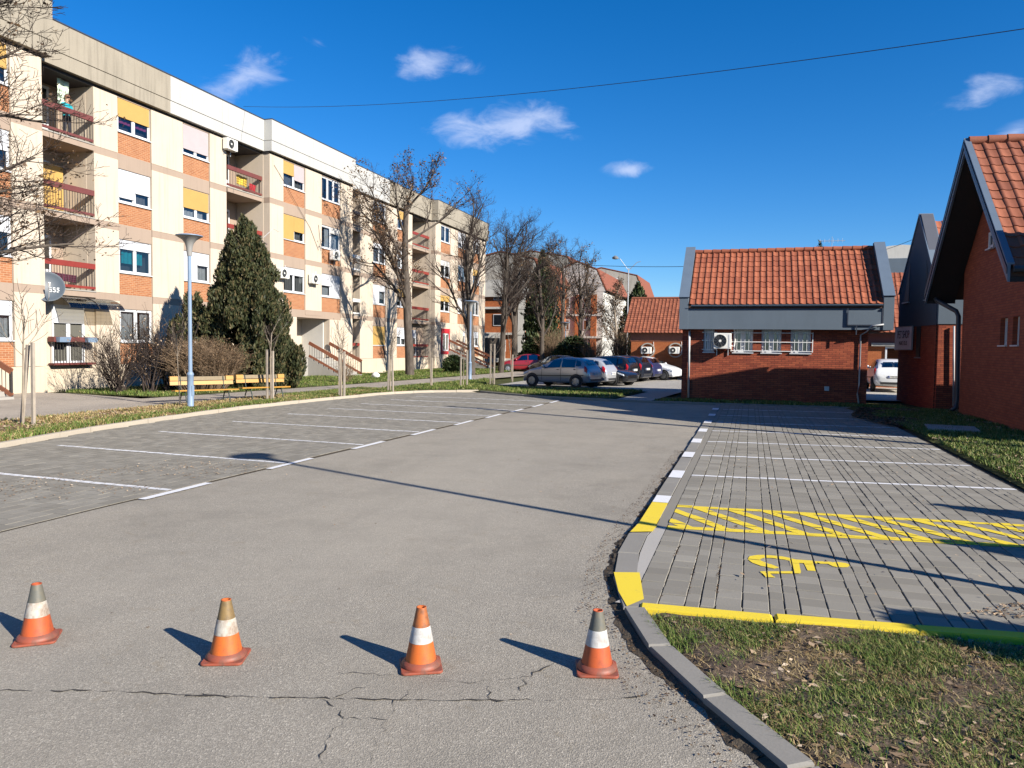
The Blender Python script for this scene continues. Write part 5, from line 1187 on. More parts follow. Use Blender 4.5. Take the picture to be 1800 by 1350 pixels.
# conifer by the entrance
def conifer(loc, prof, n, label, seed, mat='conifer', size=.16, name='conifer', lump=.35, up=.75, cat='tree', plumes=0):
    o = thing(name, loc, label, cat); r_ = np.random.default_rng(seed); H = prof[-1][0]
    MB().tube([(0, 0, -.05), (.05, 0, H*.5), (0, 0, H*.9)], [H*.022, H*.013, .02], 8).build('trunk', M['bark'], o, smooth=True)
    zz = r_.uniform(0, 1, n*2); hs = [p[0] for p in prof]; rs = [p[1] for p in prof]
    z = hs[0] + (hs[-1]-hs[0])*zz; rad = np.interp(z, hs, rs); keep = r_.uniform(0, max(rs), n*2) < rad; z = z[keep][:n]; rad = rad[keep][:n]; n = len(z)
    th = r_.uniform(0, 2*np.pi, n)
    # lobes: sprays gather on rising plumes
    ph = r_.uniform(0, 6.28, 8)
    lobes = 1 + lump*(.5*np.sin(th*5+z*1.9+ph[0]) + .35*np.sin(th*9-z*3.1+ph[1]) + .4*np.sin(z*4.3+th*3+ph[2]))*.55
    q = r_.uniform(0, 1, n)**.33; rr_ = rad*lobes*q
    c = np.stack([rr_*np.cos(th), rr_*np.sin(th), z], 1)
    if plumes:       # the crown is a crowd of separate rising plumes
        m = plumes; pz = hs[0]+(hs[-1]-hs[0])*r_.uniform(0, .93, m*3); pr = np.interp(pz, hs, rs); kp_ = r_.uniform(0, max(rs), m*3) < pr+.25; pz = pz[kp_][:m]; pr = pr[kp_][:m]; m = len(pz)
        pa = r_.uniform(0, 6.283, m); pq = pr*r_.uniform(.45, .98, m); pl = r_.uniform(.6, 1.25, m); pw = r_.uniform(.20, .40, m)
        i = r_.integers(0, m, n); u = r_.uniform(0, 1, n); prof_ = np.sin(np.pi*np.clip(u*.85+.12, 0, 1))**.8*pw[i]*np.sqrt(r_.uniform(0, 1, n)); ta = r_.uniform(0, 6.283, n)
        th = pa[i]; ox = pq[i]*np.cos(th)*(1-.12*u)+prof_*np.cos(ta); oy = pq[i]*np.sin(th)*(1-.12*u)+prof_*np.sin(ta); c = np.stack([ox, oy, np.maximum(pz[i]+(u-.45)*pl[i], .06)], 1)
    out = np.stack([np.cos(th), np.sin(th), np.zeros(n)], 1); d = out*(1-up) + np.array([0, 0, up]) + r_.normal(size=(n, 3))*.28; d /= np.linalg.norm(d, axis=1)[:, None]
    sd = np.cross(d, r_.normal(size=(n, 3))); sd /= np.linalg.norm(sd, axis=1)[:, None]
    s = size*r_.uniform(.5, 1.35, (n, 1)); w = s*.30
    V = np.concatenate([c-d*s*.5, c+sd*w, c+d*s, c-sd*w], 1).reshape(-1, 3)
    tri_mesh('crown', V, np.arange(4*n).reshape(-1, 4), M[mat], o)['kind'] = 'stuff'
    return o
conifer((-20.6, 27.3, 0), [(.15, 1.3), (1.0, 1.7), (2.0, 2.0), (3.0, 1.85), (4.0, 1.5), (5.0, 1.2), (6.0, .8), (6.8, .45), (7.4, .05)], 95000, 'big dark green conifer behind the yellow benches', 3, size=.12, lump=.75, plumes=230)
conifer((-19.75, 28.7, 0), [(.1, .9), (.8, 1.05), (1.5, .85), (2.0, .5), (2.4, .12)], 18000, 'low dark conifer bush next to the entrance stairs', 5, name='conifer_bush', cat='bush', size=.12, lump=.7, plumes=50)
conifer((-22.2, 25.9, 0), [(.15, .8), (1.5, 1.05), (2.6, .85), (3.4, .5), (3.9, .1)], 9000, 'narrow dark conifer rising behind the clipped brown hedge', 6, size=.13, lump=.7, plumes=45)
e = on_y(1122, 497, 85); conifer((e.x, 85, 0), [(.5, 2.6), (4, 2.4), (e.z-2, 1.2), (e.z, .1)], 7000, 'dark spruce tip above the low tiled roof', 7, 'ever', .3)
e = on_y(1442, 424, 90); conifer((e.x, 90, 0), [(.5, 2.2), (7, 1.5), (e.z, .08)], 4000, 'small dark spruce tip over the kiosk ridge', 8, 'ever', .3)
conifer((-13.2, 57.5, 0), [(.2, 1.3), (1.2, 1.6), (2.2, 1.2), (2.9, .3)], 4500, 'dark evergreen shrub behind the silver hatchback', 9, 'ever', .22, name='evergreen_shrub', up=.3, cat='bush')
conifer((-17.0, 60.5, 0), [(.2, 1.2), (1.2, 1.5), (2.2, 1.1), (2.8, .3)], 4000, 'dark evergreen shrub near the small red car', 10, 'ever', .22, name='evergreen_shrub', up=.3, cat='bush')
bare_bush((-15.2, 59.0, 0), 3.6, .7, 46, 91, 'brown bare thicket left of the evergreen shrub', 'twig_tan', .03, 7, leaf=.35, lm='dryleaf')
bare_bush((-9.4, 57.5, 0), 3.4, .7, 46, 92, 'brown bare thicket behind the black estate car', 'twig_tan', .03, 7, leaf=.35, lm='dryleaf')
e = on_y(955, 440, 75); conifer((e.x, 75, 0), [(.5, 1.8), (5, 1.9), (9, 1.2), (e.z, .1)], 7000, 'slim dark spruce among the bare far trees', 24, 'ever', .3)
conifer((-20.6, 51.0, 0), [(.05, .5), (.5, .9), (1.0, .7), (1.35, .15)], 3000, 'round evergreen bush at the far entrance stairs', 25, 'ever', .14, name='evergreen_bush', up=.4, cat='bush')

# bare bushes along the facade
bare_bush((-22.9, 22.7, 0), 2.6, .75, 46, 41, 'bare bush with orange cut stump beside the french window', 'twig', .017, 6, leaf=.15)
bare_bush((-22.3, 23.6, 0), 2.9, .5, 20, 42, 'leggy bare bush with few crossing stems in front of brick panel', 'twig', .024, 6, leaf=.25)
bare_bush((-22.2, 24.5, 0), 3.0, .55, 26, 43, 'dark stemmed bare bush under the ground floor window edge', 'twig', .026, 6, leaf=.3)
def hedge():
    rr = random.Random(44); o = thing('clipped_hedge', (-20.9, 24.9, 0), 'rounded brown leafless hedge behind the yellow bench', 'hedge'); S = MB(); lv = []
    for i in range(620):
        a = rr.uniform(0, 6.283); q = math.sqrt(rr.random()); bx, by = 1.75*q*math.cos(a), 1.35*q*math.sin(a)
        top = 2.15*math.sqrt(max(.25, 1-.55*q*q))*rr.uniform(.85, 1.06); p = Vector((bx*.5, by*.5, 0)); e2 = Vector((bx, by, top))
        mid = p.lerp(e2, .5)+Vector((rr.gauss(0, .12), rr.gauss(0, .12), 0)); S.tube([p, mid, e2], [.012, .009, .004], 3, cap=False)
        for k in range(7):
            s_ = mid.lerp(e2, rr.random()); v = Vector((rr.gauss(0, .2)+bx*.12, rr.gauss(0, .2)+by*.12, rr.uniform(.05, .3))); t_ = s_+v
            if t_.z < 2.3: S.tube([s_, t_], [.006, .003], 3, cap=False); lv.append(t_)
    S.build('stems', M['twig_tan'], o)['kind'] = 'stuff'; leaf_cloud('leaves', lv, .035, M['dryleaf'], o, 44)['kind'] = 'stuff'
hedge()
bare_bush((-19.4, 33.5, 0), 1.2, .8, 26, 45, 'small reddish bare bush at the foot of the entrance rail', 'twig_tan', .012, 5)
bare_bush((-11.5, 56.5, 0), 3.0, .6, 40, 46, 'tan bare thicket behind the parked silver cars', 'twig_tan', .03, 6, leaf=.3, lm='dryleaf')

# young staked trees
PY = dict(lv=2, kids=(8, 6), start=(.62, .2), ang=((25, 55), (25, 60)), len=(.42, .5), rr=(.5, .5), wob=.06, up=.08)
def stake(o, p, h, lean=(0, 0), w=.065):
    a = Vector(p); b = a+Vector((lean[0], lean[1], h)); MB().bar(a-Vector((0, 0, .1)), b, w, w, (0, 1, 0)).build('stake', M['stake'], o)
YT = [((40, 748), 2.7, [((-.10, .05), 1.85, (.24, 0)), ((.30, .02), 1.9, (.02, 0))], 'young bare tree tied to a leaning stake, second stake beside it', .022),
      ((316, 714), 2.4, [], 'thin crooked sapling without stakes next to the blue lamp post', .014),
      ((476, 704), 2.5, [((-.14, 0), 1.75, (0, 0)), ((.03, .06), 1.7, (.01, 0))], 'young tree with two pale stakes before the yellow bench end', .02),
      ((600, 698), 2.3, [((-.07, 0), 1.8, (-.01, 0)), ((.09, .05), 1.7, (0, 0))], 'young bare tree between thick stakes before the entrance stairs', .03),
      ((686, 690), 2.3, [((-.10, 0), 1.9, (.05, 0)), ((.10, .05), 1.85, (-.05, 0))], 'young tree between two stakes leaning together', .022),
      ((757, 681), 2.7, [((.0, .1), 1.4, (0, 0))], 'slim young tree with one short stake on the lawn edge', .022),
      ((814, 680), 2.2, [((-.12, 0), 1.7, (0, 0)), ((.2, .0), 1.75, (0, 0))], 'small young tree with two stakes beside the second lamp post', .02),
      ((865, 672), 2.4, [((-.1, 0), 2.1, (0, 0)), ((.12, 0), 2.1, (0, 0))], 'young tree with tall stakes near the far walk', .022),
      ((899, 668), 2.6, [((.06, 0), 1.5, (0, 0))], 'young tree with single stake left of the silver hatchback', .022)]
for i, ((x_, y_), h_, stk, lab, r_) in enumerate(YT):
    p = on_z(x_, y_, .06); o = bare_tree((p.x, p.y, .06), h_, r_*1.2, 60+i, lab, PY, name='young_tree', trunk_len=.95, mats=('bark_young', 'twig'))
    for (dx, dy), hh_, ln in stk: stake(o, (dx, dy, 0), hh_, ln)

# ------------------------------------------------------------------ grass and litter
def inside(poly, x, y):
    c = np.zeros(len(x), bool); j = len(poly)-1
    for i in range(len(poly)):
        xi, yi = poly[i]; xj, yj = poly[j]; c ^= ((yi > y) != (yj > y)) & (x < (xj-xi)*(y-yi)/(yj-yi+1e-12)+xi); j = i
    return c
from mathutils import bvhtree
def scatter(poly, n, seed, clump=None, thr=.0, dens_fn=None):
    r_ = np.random.default_rng(seed); P = np.array(poly); lo, hi = P.min(0), P.max(0); x = r_.uniform(lo[0], hi[0], n*3); y = r_.uniform(lo[1], hi[1], n*3)
    k = inside(poly, x, y); x, y = x[k], y[k]
    if clump:
        v = np.array([mn.noise((a*clump+seed, b*clump, 1.7)) + .5*mn.noise((a*clump*2.7, b*clump*2.7, seed)) for a, b in zip(x, y)])
        k = v + r_.normal(0, .16, len(v)) > thr; x, y = x[k], y[k]
    if dens_fn is not None: k = r_.uniform(0, 1, len(x)) < dens_fn(x, y); x, y = x[k], y[k]
    return x[:n], y[:n]
def grass(name, poly, n, h, z, seed, mat, label, clump=None, thr=0, w=.006, dens_fn=None, lean=.6):
    x, y = scatter(poly, n, seed, clump, thr, dens_fn); n = len(x); r_ = np.random.default_rng(seed+1)
    th = r_.uniform(0, 6.283, n); hh_ = h*r_.uniform(.35, 1.2, n); ln = hh_*r_.uniform(.1, lean*1.6, n); zz = np.full(n, z)
    d = np.stack([np.cos(th), np.sin(th), np.zeros(n)], 1); s = np.stack([-np.sin(th), np.cos(th), np.zeros(n)], 1)*w*r_.uniform(.7, 1.5, (n, 1)); b = np.stack([x, y, zz], 1)
    mid = b + d*(ln*.35)[:, None] + np.array([0, 0, 1])*(hh_*.6)[:, None]; top = b + d*ln[:, None] + np.array([0, 0, 1])*hh_[:, None]
    V = np.concatenate([b-s, b+s, mid+s*.8, mid-s*.8, top], 1).reshape(-1, 3); i5 = np.arange(n)*5
    T = np.concatenate([np.stack([i5, i5+1, i5+2], 1), np.stack([i5, i5+2, i5+3], 1), np.stack([i5+3, i5+2, i5+4], 1)])
    o = tri_mesh(name, V, T, M[mat]); o['kind'] = 'stuff'; o['label'] = label; return o
def litter(name, poly, n, size, z, seed, label, mat='litter', clump=None, thr=0, dens_fn=None):
    x, y = scatter(poly, n, seed, clump, thr, dens_fn); r_ = np.random.default_rng(seed); z_ = z+r_.uniform(0, size*.35, len(x))
    o = leaf_cloud(name, list(zip(x, y, z_)), size, M[mat], None, seed, flat=.72, aspect=.5); o['kind'] = 'stuff'; o['label'] = label; return o
FP = [(-.72, 5.5), (-.45, 4.95), (-.15, 4.45), (.2, 3.95), (.45, 3.6), (.85, 3.1), (1.3, 2.6), (3.2, 2.4), (4.5, 4.0), (4.6, 6.1), (2.0, 5.82), (.6, 5.66)]
near_kerb = lambda x, y: np.clip(.25 + .9*(y-3.6)/2.0 - .12*x, .12, 1)
grass('grass', FP, 95000, .042, .030, 71, 'grass', 'short uneven grass on the corner patch', 1.7, -.03, .0023, near_kerb, 1.3)
grass('dry_grass', FP, 30000, .022, .034, 72, 'grass_dry', 'dry grass stalks on the corner patch', 2.3, -.05, .0022, None, 3.0)
litter('fallen_leaves', FP, 1500, .034, .045, 73, 'brown leaves scattered on the corner patch', clump=1.2, thr=-.1); litter('soil_crumbs', FP, 9000, .009, .042, 74, 'crumbs and leaf bits on the corner patch')
VL = [(x-.2, y) for x, y in KL] + [(-16.5, 29.8), (-16.85, 24), (-17.0, 15), (-17.05, 6)]
def near_bay(x, y): kx = np.interp(y, [p[1] for p in KL], [p[0] for p in KL]); return np.clip(1.25-(kx-x)/1.05, .04, 1) + (y > 24)*.7
grass('grass', VL, 60000, .085, .09, 75, 'grass', 'green grass edge behind the left hand bays', 1.1, -.25, .009, near_bay)
grass('dry_grass', VL, 26000, .07, .09, 76, 'grass_dry', 'dry straw coloured grass on the left verge', .9, -.15, .009); litter('fallen_leaves', VL, 7000, .05, .11, 77, 'brown leaves lying on the left verge', clump=.6, thr=-.1)
VF = [(-15.6, 30), (-13.2, 30.2), (-11.3, 31.3), (-9.5, 30.1), (-7.8, 29.1), (-5.2, 28.6), (-4.6, 34.2), (-9.5, 34.2), (-12.5, 34.8), (-14.4, 42), (-15.0, 42)]
grass('grass', VF, 36000, .11, .08, 78, 'grass', 'grass beyond the far kerb in front of the cars', .8, -.3, .013); litter('fallen_leaves', VF, 3000, .06, .11, 79, 'dry leaves in the grass before the cars', clump=.5)
grass('grass', [(-3.4, 28.4), (5.2, 28.4), (5.2, 29.9), (-2.6, 29.9)], 9000, .10, .05, 80, 'grass', 'grass strip at the foot of the kiosk', .9, -.3, .012)
VH = [(3.9, 11.8), (7.5, 11.8), (6.4, 20), (6.3, 28), (5.0, 28.2), (3.5, 25.5), (3.9, 20)]
grass('grass', VH, 52000, .085, .08, 81, 'grass', 'grass beside the brick house', .9, -.2, .008); litter('fallen_leaves', VH, 3600, .05, .11, 82, 'fallen leaves in the grass beside the brick house', clump=.7, thr=-.1)
litter('leaf_pile', [(2.9, 24.2), (3.7, 21.3), (4.3, 20.9), (5.2, 23), (5.3, 27.8), (3.6, 27.9)], 6500, .07, .10, 83, 'dark heap of leaves and twigs by the shop corner', 'dryleaf', clump=.8, thr=-.2)
grass('grass', [(-25.2, 21.9), (-20.0, 21.6), (-19.3, 28), (-18.7, 34), (-18.1, 46), (-25, 46)], 30000, .10, .08, 84, 'grass', 'grass strip along the cream facade', .7, -.2, .012)
grass('grass', [(-24.8, 48), (-18.2, 46), (-17.8, 60), (-24.8, 60)], 16000, .12, .09, 85, 'grass', 'grass before the far part of the block', .7, -.3, .015)
litter('fallen_leaves', [(-7.0, 3), (-1.3, 4.2), (-1.3, 16), (-7.0, 16)], 70, .02, .006, 86, 'a few leaves scattered on the road'); litter('debris', [(-8.6, 6.5), (-7.3, 8.6), (-7.35, 10.6), (-9.5, 10.2), (-10.2, 7)], 700, .022, .02, 87, 'straw and dirt on the first left bays', clump=.9, thr=.1)
litter('fallen_leaves', [(-.6, 6), (4.2, 6.5), (3.6, 20), (-.6, 20)], 160, .03, .066, 88, 'a few leaves on the right pavers')
litter('gutter_litter', [(-1.36, 15), (-1.17, 15), (-1.2, 8), (-1.12, 6.6), (-.9, 5.65), (-.35, 4.5), (.35, 3.5), (.1, 3.35), (-.65, 4.3), (-1.2, 5.5), (-1.42, 7)], 5200, .013, .010, 89, 'dark crumbs and bits swept along the kerb', 'dryleaf')

for i, (x_, y0, y1, n_) in enumerate(((-.63, 5.9, 9.2, 160), (-.43, 6.0, 9.6, 200), (-.21, 6.2, 8.2, 200), (-.10, 8.0, 12, 160), (-.63, 9, 13, 160))):
    litter('joint_weeds', [(x_-.018, y0), (x_+.018, y0), (x_+.018, y1), (x_-.018, y1)], n_, .012, .032, 100+i, 'reddish brown weeds in a paver joint', 'dryleaf', clump=2.2, thr=0)
litter('dry_stalks', [(1.6, 6.35), (3.2, 6.45), (3.6, 6.9), (2.0, 6.75)], 500, .022, .042, 110, 'dry straw on the near pavers', clump=1.4, thr=-.1)
# ================================================================== CARS
def carpaint(name, c, metal=.3, rough=.28):
    t = NT(name); a = t.noise(1.2, 4, .6); cc = t.mix(t.rng(a, .35, .7, 0, .25), c, tuple(x*.72 for x in c)); t.set('Coat Weight', .5); t.set('Coat Roughness', .12)
    return t.fin(cc, rough, metal, .5)
M['tyre'] = dirty('tyre_rubber', (.018, .018, .018), .85); M['rim'] = dirty('alloy_rim', (.34, .35, .36), .35, .1, 8, .7); M['tail'] = dirty('red_tail_lamp', (.38, .012, .015), .2); M['head'] = dirty('clear_headlamp', (.62, .66, .70), .12); M['plate'] = dirty('number_plate', (.62, .62, .60), .5); M['plate_blue'] = dirty('blue_plate_band', (.02, .06, .28), .5)
HATCH = [(1.92, .58, .28, .60, .60, .40, .62), (1.80, .74, .22, .76, .68, .60, .72), (1.45, .80, .20, .81, .80, .66, .86), (1.00, .82, .20, .82, .88, .68, .96), (.80, .82, .20, .82, .90, .68, 1.01), (.20, .82, .20, .82, .92, .60, 1.40), (-.35, .82, .20, .82, .94, .61, 1.48), (-1.05, .82, .20, .82, .96, .60, 1.455), (-1.48, .81, .22, .81, .98, .58, 1.36), (-1.74, .79, .26, .79, .98, .62, 1.06), (-1.86, .74, .28, .77, .80, .66, .84), (-1.92, .66, .32, .68, .60, .58, .64)]
SUV = [(x*1.14, a*1.09, b*1.2, c*1.09, d*1.17, e*1.12, f*1.10) for x, a, b, c, d, e, f in HATCH]
ESTATE = [(1.92, .58, .28, .60, .60, .40, .62), (1.80, .74, .22, .76, .68, .60, .72), (1.45, .80, .20, .81, .80, .66, .86), (1.05, .82, .20, .82, .88, .68, .95), (.85, .82, .20, .82, .90, .68, 1.00), (.25, .82, .20, .82, .92, .61, 1.40), (-.35, .82, .20, .82, .94, .62, 1.49), (-1.2, .82, .20, .82, .96, .61, 1.49), (-1.62, .81, .22, .81, .98, .60, 1.43), (-1.82, .80, .26, .79, .98, .62, 1.08), (-1.88, .74, .28, .77, .80, .66, .84), (-1.92, .66, .32, .68, .60, .58, .64)]
ESTATE = [(x*1.17, a*1.07, b, c*1.07, d*1.04, e*1.07, f*1.04) for x, a, b, c, d, e, f in ESTATE]
SEDAN = [(x*1.14, a*1.06, b*.95, c*1.06, d*.95, e*1.06, f*.94) for x, a, b, c, d, e, f in HATCH]
def ring(s, full=False):
    x, wl, zl, wb, zb, wr, zr = s; zm = lerp(zl, zb, .5)
    return [Vector(p) for p in ((x, 0, zl), (x, wl*.88, zl), (x, wl*.98, zl+.10), (x, wb*1.015, zm), (x, wb, zb), (x, lerp(wb, wr, .92), lerp(zb, zr, .90)), (x, wr*.82, lerp(zb, zr, .995)), (x, 0, zr+.015))]
def car(name, S, paint, loc, ang, label, group=None, cat='car', wb=None, rim_r=.285):
    o = thing(name, loc, label, cat, group, ang); L = S[0][0]; k = L/1.92
    body = MB(); nr = 8; R_ = []
    for s in S:
        r = ring(s); R_.append(r)
        body.v += [tuple(p) for p in r] + [(p.x, -p.y, p.z) for p in r[1:-1][::-1]]
    m_ = 2*nr-2
    for i in range(len(S)-1):
        for j in range(m_): body.f.append((i*m_+j, i*m_+(j+1) % m_, (i+1)*m_+(j+1) % m_, (i+1)*m_+j)); body.m.append(0)
    body.f.append(tuple(range(m_))[::-1]); body.f.append(tuple((len(S)-1)*m_+j for j in range(m_))); body.m += [0, 0]
    bo = body.build('body', paint, o, smooth=True, angle=38)
    sub = bo.modifiers.new('sub', 'SUBSURF'); sub.levels = 1; sub.render_levels = 1
    def P(u, v, sd, off=.0):      # u station index, v ring index
        i = min(int(u), len(S)-2); j = min(int(v), nr-2); a = R_[i][j].lerp(R_[i][j+1], v-j); b = R_[i+1][j].lerp(R_[i+1][j+1], v-j); p = a.lerp(b, u-i)
        du = R_[i+1][j]-R_[i][j]; dv = R_[i][j+1]-R_[i][j] if (R_[i][j+1]-R_[i][j]).length > .02 else R_[i+1][j+1]-R_[i+1][j]; n = dv.cross(du).normalized()
        if n.dot(Vector((p.x*.15, p.y, p.z-.6))) < 0: n = -n
        p = p + n*off; return Vector((p.x, p.y*sd, p.z))
    def patch(nm, pts, sd, mat, off=.006, nu=5, parent=None):     # pts: four (u, v) corners
        q = MB()
        for a in range(nu):
            for b in range(3):
                def g_(s_, t_): lo = (lerp(pts[0][0], pts[1][0], s_), lerp(pts[0][1], pts[1][1], s_)); hi = (lerp(pts[3][0], pts[2][0], s_), lerp(pts[3][1], pts[2][1], s_)); return P(lerp(lo[0], hi[0], t_), lerp(lo[1], hi[1], t_), sd, off)
                f = [g_(a/nu, b/3), g_((a+1)/nu, b/3), g_((a+1)/nu, (b+1)/3), g_(a/nu, (b+1)/3)]; q.face(f if sd > 0 else f[::-1])
        return q.build(nm, mat, parent or o, smooth=True)
    for sd in (1, -1):
        patch('side_window', [(4.45, 4.08), (5.95, 4.08), (5.95, 4.92), (5.15, 4.92)], sd, M['glass_car'], .012)
        patch('side_window', [(6.08, 4.08), (7.15, 4.08), (7.1, 4.92), (6.08, 4.92)], sd, M['glass_car'], .012)
        patch('side_window', [(7.3, 4.2), (7.9, 4.3), (7.75, 4.85), (7.25, 4.9)], sd, M['glass_car'], .012)
        patch('headlight', [(.75, 3.55), (1.75, 3.7), (1.85, 3.98), (.9, 3.95)], sd, M['head'], .012); patch('tail_light', [(8.75, 3.5), (9.6, 3.4), (9.55, 4.3), (8.6, 4.5)], sd, M['tail'], .012)
        patch('side_trim', [(2.6, 2.95), (8.6, 2.95), (8.6, 3.08), (2.6, 3.08)], sd, M['black'], .010)
        for u in (4.15, 6.02, 7.5): patch('door_seam', [(u, 2.1), (u+.03, 2.1), (u+.03, 4.0), (u, 4.0)], sd, M['black'], .004, 1)
        for u in (5.65, 7.1): d = patch('door_handle', [(u, 3.78), (u+.22, 3.78), (u+.22, 3.88), (u, 3.88)], sd, M['black'], .022, 1)
        mp_ = P(4.35, 4.15, sd, .1); MB().lathe([(.001, -.07), (.075, -.05), (.09, .0), (.075, .05), (.001, .06)], tuple(mp_), 10, 'y').build('mirror', paint, o, smooth=True)
        patch('windscreen', [(3.95, 6.98), (3.95, 6.1), (4.9, 6.08), (4.9, 6.98)], sd, M['glass_car'], .014); patch('rear_window', [(8.1, 6.98), (8.1, 6.1), (8.85, 6.1), (8.85, 6.98)], sd, M['glass_car'], .014)
        patch('rear_bumper', [(9.3, 1.2), (10.95, 1.2), (10.95, 2.7), (9.3, 2.9)], sd, paint, .02); patch('front_bumper', [(.05, 1.2), (1.3, 1.2), (1.3, 2.6), (.05, 2.7)], sd, paint, .02)
    x_ = S[-1][0]
    pl = MB().box(x_-.02, x_+.05, -.26, .26, .62*k, .62*k+.11).build('number_plate', M['plate'], o); MB().box(x_-.022, x_, .215, .258, .62*k+.005, .62*k+.105).build('plate_band', M['plate_blue'], pl)
    for i in range(7): MB().box(x_-.022, x_-.0, .16-.06*i-.02, .16-.06*i+.015, .62*k+.03, .62*k+.085).build('plate_mark', M['black'], pl)
    MB().box(x_+.0, x_+.07, -.62, .62, .34*k, .44*k).build('lower_bumper', M['black'], o)
    wbx = wb or .64*L; tr = .30*k
    for sx in (1, -1):
        for sd in (1, -1):
            yy = S[6][1]-.01; cx = sx*wbx
            MB().lathe([(.001, 0), (tr*1.2, 0), (tr*1.2, .035), (.001, .036)] if sd > 0 else [(.001, 0), (tr*1.2, 0), (tr*1.2, -.035), (.001, -.036)], (cx, sd*(yy-.005), tr+.02), 22, 'y').build('wheel_arch', M['black'], o)
            w_ = MB().lathe([(tr*.62, -.02), (tr*.9, -.02), (tr, .01), (tr, .16), (tr*.9, .19), (tr*.62, .19)], (0, 0, 0), 24, 'y', cap=False)
            if sd > 0: w_.xform(Matrix.Rotation(math.pi, 4, 'Z'))
            w_.xform(Matrix.Translation((cx, sd*(yy+.055), tr))); wh = w_.build('wheel', M['tyre'], o, smooth=True, angle=40)
            r_ = MB().lathe([(.03, -.035), (.05, -.02), (tr*.2, -.015), (tr*.6, .0), (tr*.66, -.03), (tr*.66, .02)], (0, 0, 0), 20, 'y', cap=True)
            for i in range(5): a = 2*math.pi*i/5; r_.bar((0, -.022, 0), (math.cos(a)*tr*.62, -.02, math.sin(a)*tr*.62), .07, .03, (0, 1, 0))
            if sd > 0: r_.xform(Matrix.Rotation(math.pi, 4, 'Z'))
            r_.xform(Matrix.Translation((cx, sd*(yy+.055), tr))); r_.build('rim', M['rim'], wh)
            h_ = MB().lathe([(.001, 0), (tr*.62, 0)], (cx, sd*(yy+.04), tr), 18, 'y', cap=False).build('wheel_well', M['black'], wh)
    return o
SILVER = carpaint('silver_paint', (.36, .37, .39), .6, .3); PALE = carpaint('pale_silver_paint', (.46, .47, .49), .5, .3); BLACK = carpaint('black_paint', (.012, .013, .016), .2, .15); NAVY = carpaint('dark_navy_paint', (.014, .018, .03), .3, .2); BLUE = carpaint('blue_purple_paint', (.03, .035, .10), .3, .25); WHITE = carpaint('white_car_paint', (.66, .68, .70), 0, .3); RED = carpaint('red_car_paint', (.22, .012, .018), .1, .3)
h0 = math.atan2(.26, -.965)       # nose away from the kiosk
zl = .03
car('hatchback', HATCH, SILVER, (-9.0, 36.75, .06), h0, 'silver five door hatchback parked at the lawn edge', wb=1.24)
car('small_car', HATCH, PALE, (-8.6, 39.15, zl), h0+.02, 'pale small car right behind the silver hatchback')
car('saloon_car', SEDAN, BLACK, (-7.9, 40.5, zl), h0+math.pi-.1, 'black low car with its headlight towards the kiosk')
car('estate_car', ESTATE, BLACK, (-8.3, 42.9, zl), h0, 'black estate car with large red tail lamps')
car('family_car', ESTATE, NAVY, (-7.9, 45.3, zl), h0, 'dark navy family car beyond the black estate')
car('compact_car', HATCH, BLUE, (-7.2, 47.4, zl), h0, 'blue purple compact car beside the white one')
car('white_car', HATCH, WHITE, (-6.1, 49.3, zl), h0+math.pi-.05, 'white hatchback facing the low brick building')
car('white_suv', SUV, WHITE, (6.75, 42.3, .04), R(88), 'white sport utility car seen from behind between kiosk and pet shop', cat='car')
car('red_car', HATCH, RED, (-17.3, 57.5, .02), R(200), 'small red car by the far walk')
car('dark_car', HATCH, NAVY, (-12.9, 50.5, .02), R(150), 'dark car half hidden behind the silver hatchback bonnet')
# ================================================================== CONES, LAMPS, BENCHES, PERSON
def worn(name, c, dirt, amt, sc=9):
    t = NT(name); a = t.noise(sc, 6, .7, t.obj()); b = t.noise(60, 4, .7, t.obj()); s = t.noise(14, 5, .6, t.obj(), stretch=(1, 1, .2))
    cc = t.mix(t.rng(a, .46, .68, 0, amt), c, dirt); cc = t.mix(t.rng(s, .5, .75, 0, amt*.7), cc, tuple(x*.6 for x in dirt)); cc = t.mix(t.rng(b, .5, .8, 0, .25), cc, tuple(x*.6 for x in c))
    t.bump(b, .2, .003); return t.fin(cc, .55, 0, .4)
OR = worn('cone_orange', (.50, .115, .018), (.24, .07, .03), .75); OR2 = worn('cone_orange_red', (.44, .085, .022), (.20, .05, .028), .8)
BASEC = worn('cone_base_rubber', (.27, .065, .035), (.14, .075, .055), .9, 7); WH = worn('cone_white_band', (.46, .45, .43), (.24, .19, .16), .7, 16); WH2 = worn('cone_dirty_white', (.40, .37, .32), (.20, .11, .06), 1.0, 13)
TOPG = worn('cone_grey_top', (.10, .10, .085), (.17, .14, .09), .6); TOPB = worn('cone_brown_top', (.20, .13, .05), (.08, .06, .04), .7); TOPO = worn('cone_sooty_orange_top', (.36, .11, .03), (.06, .04, .03), .9)
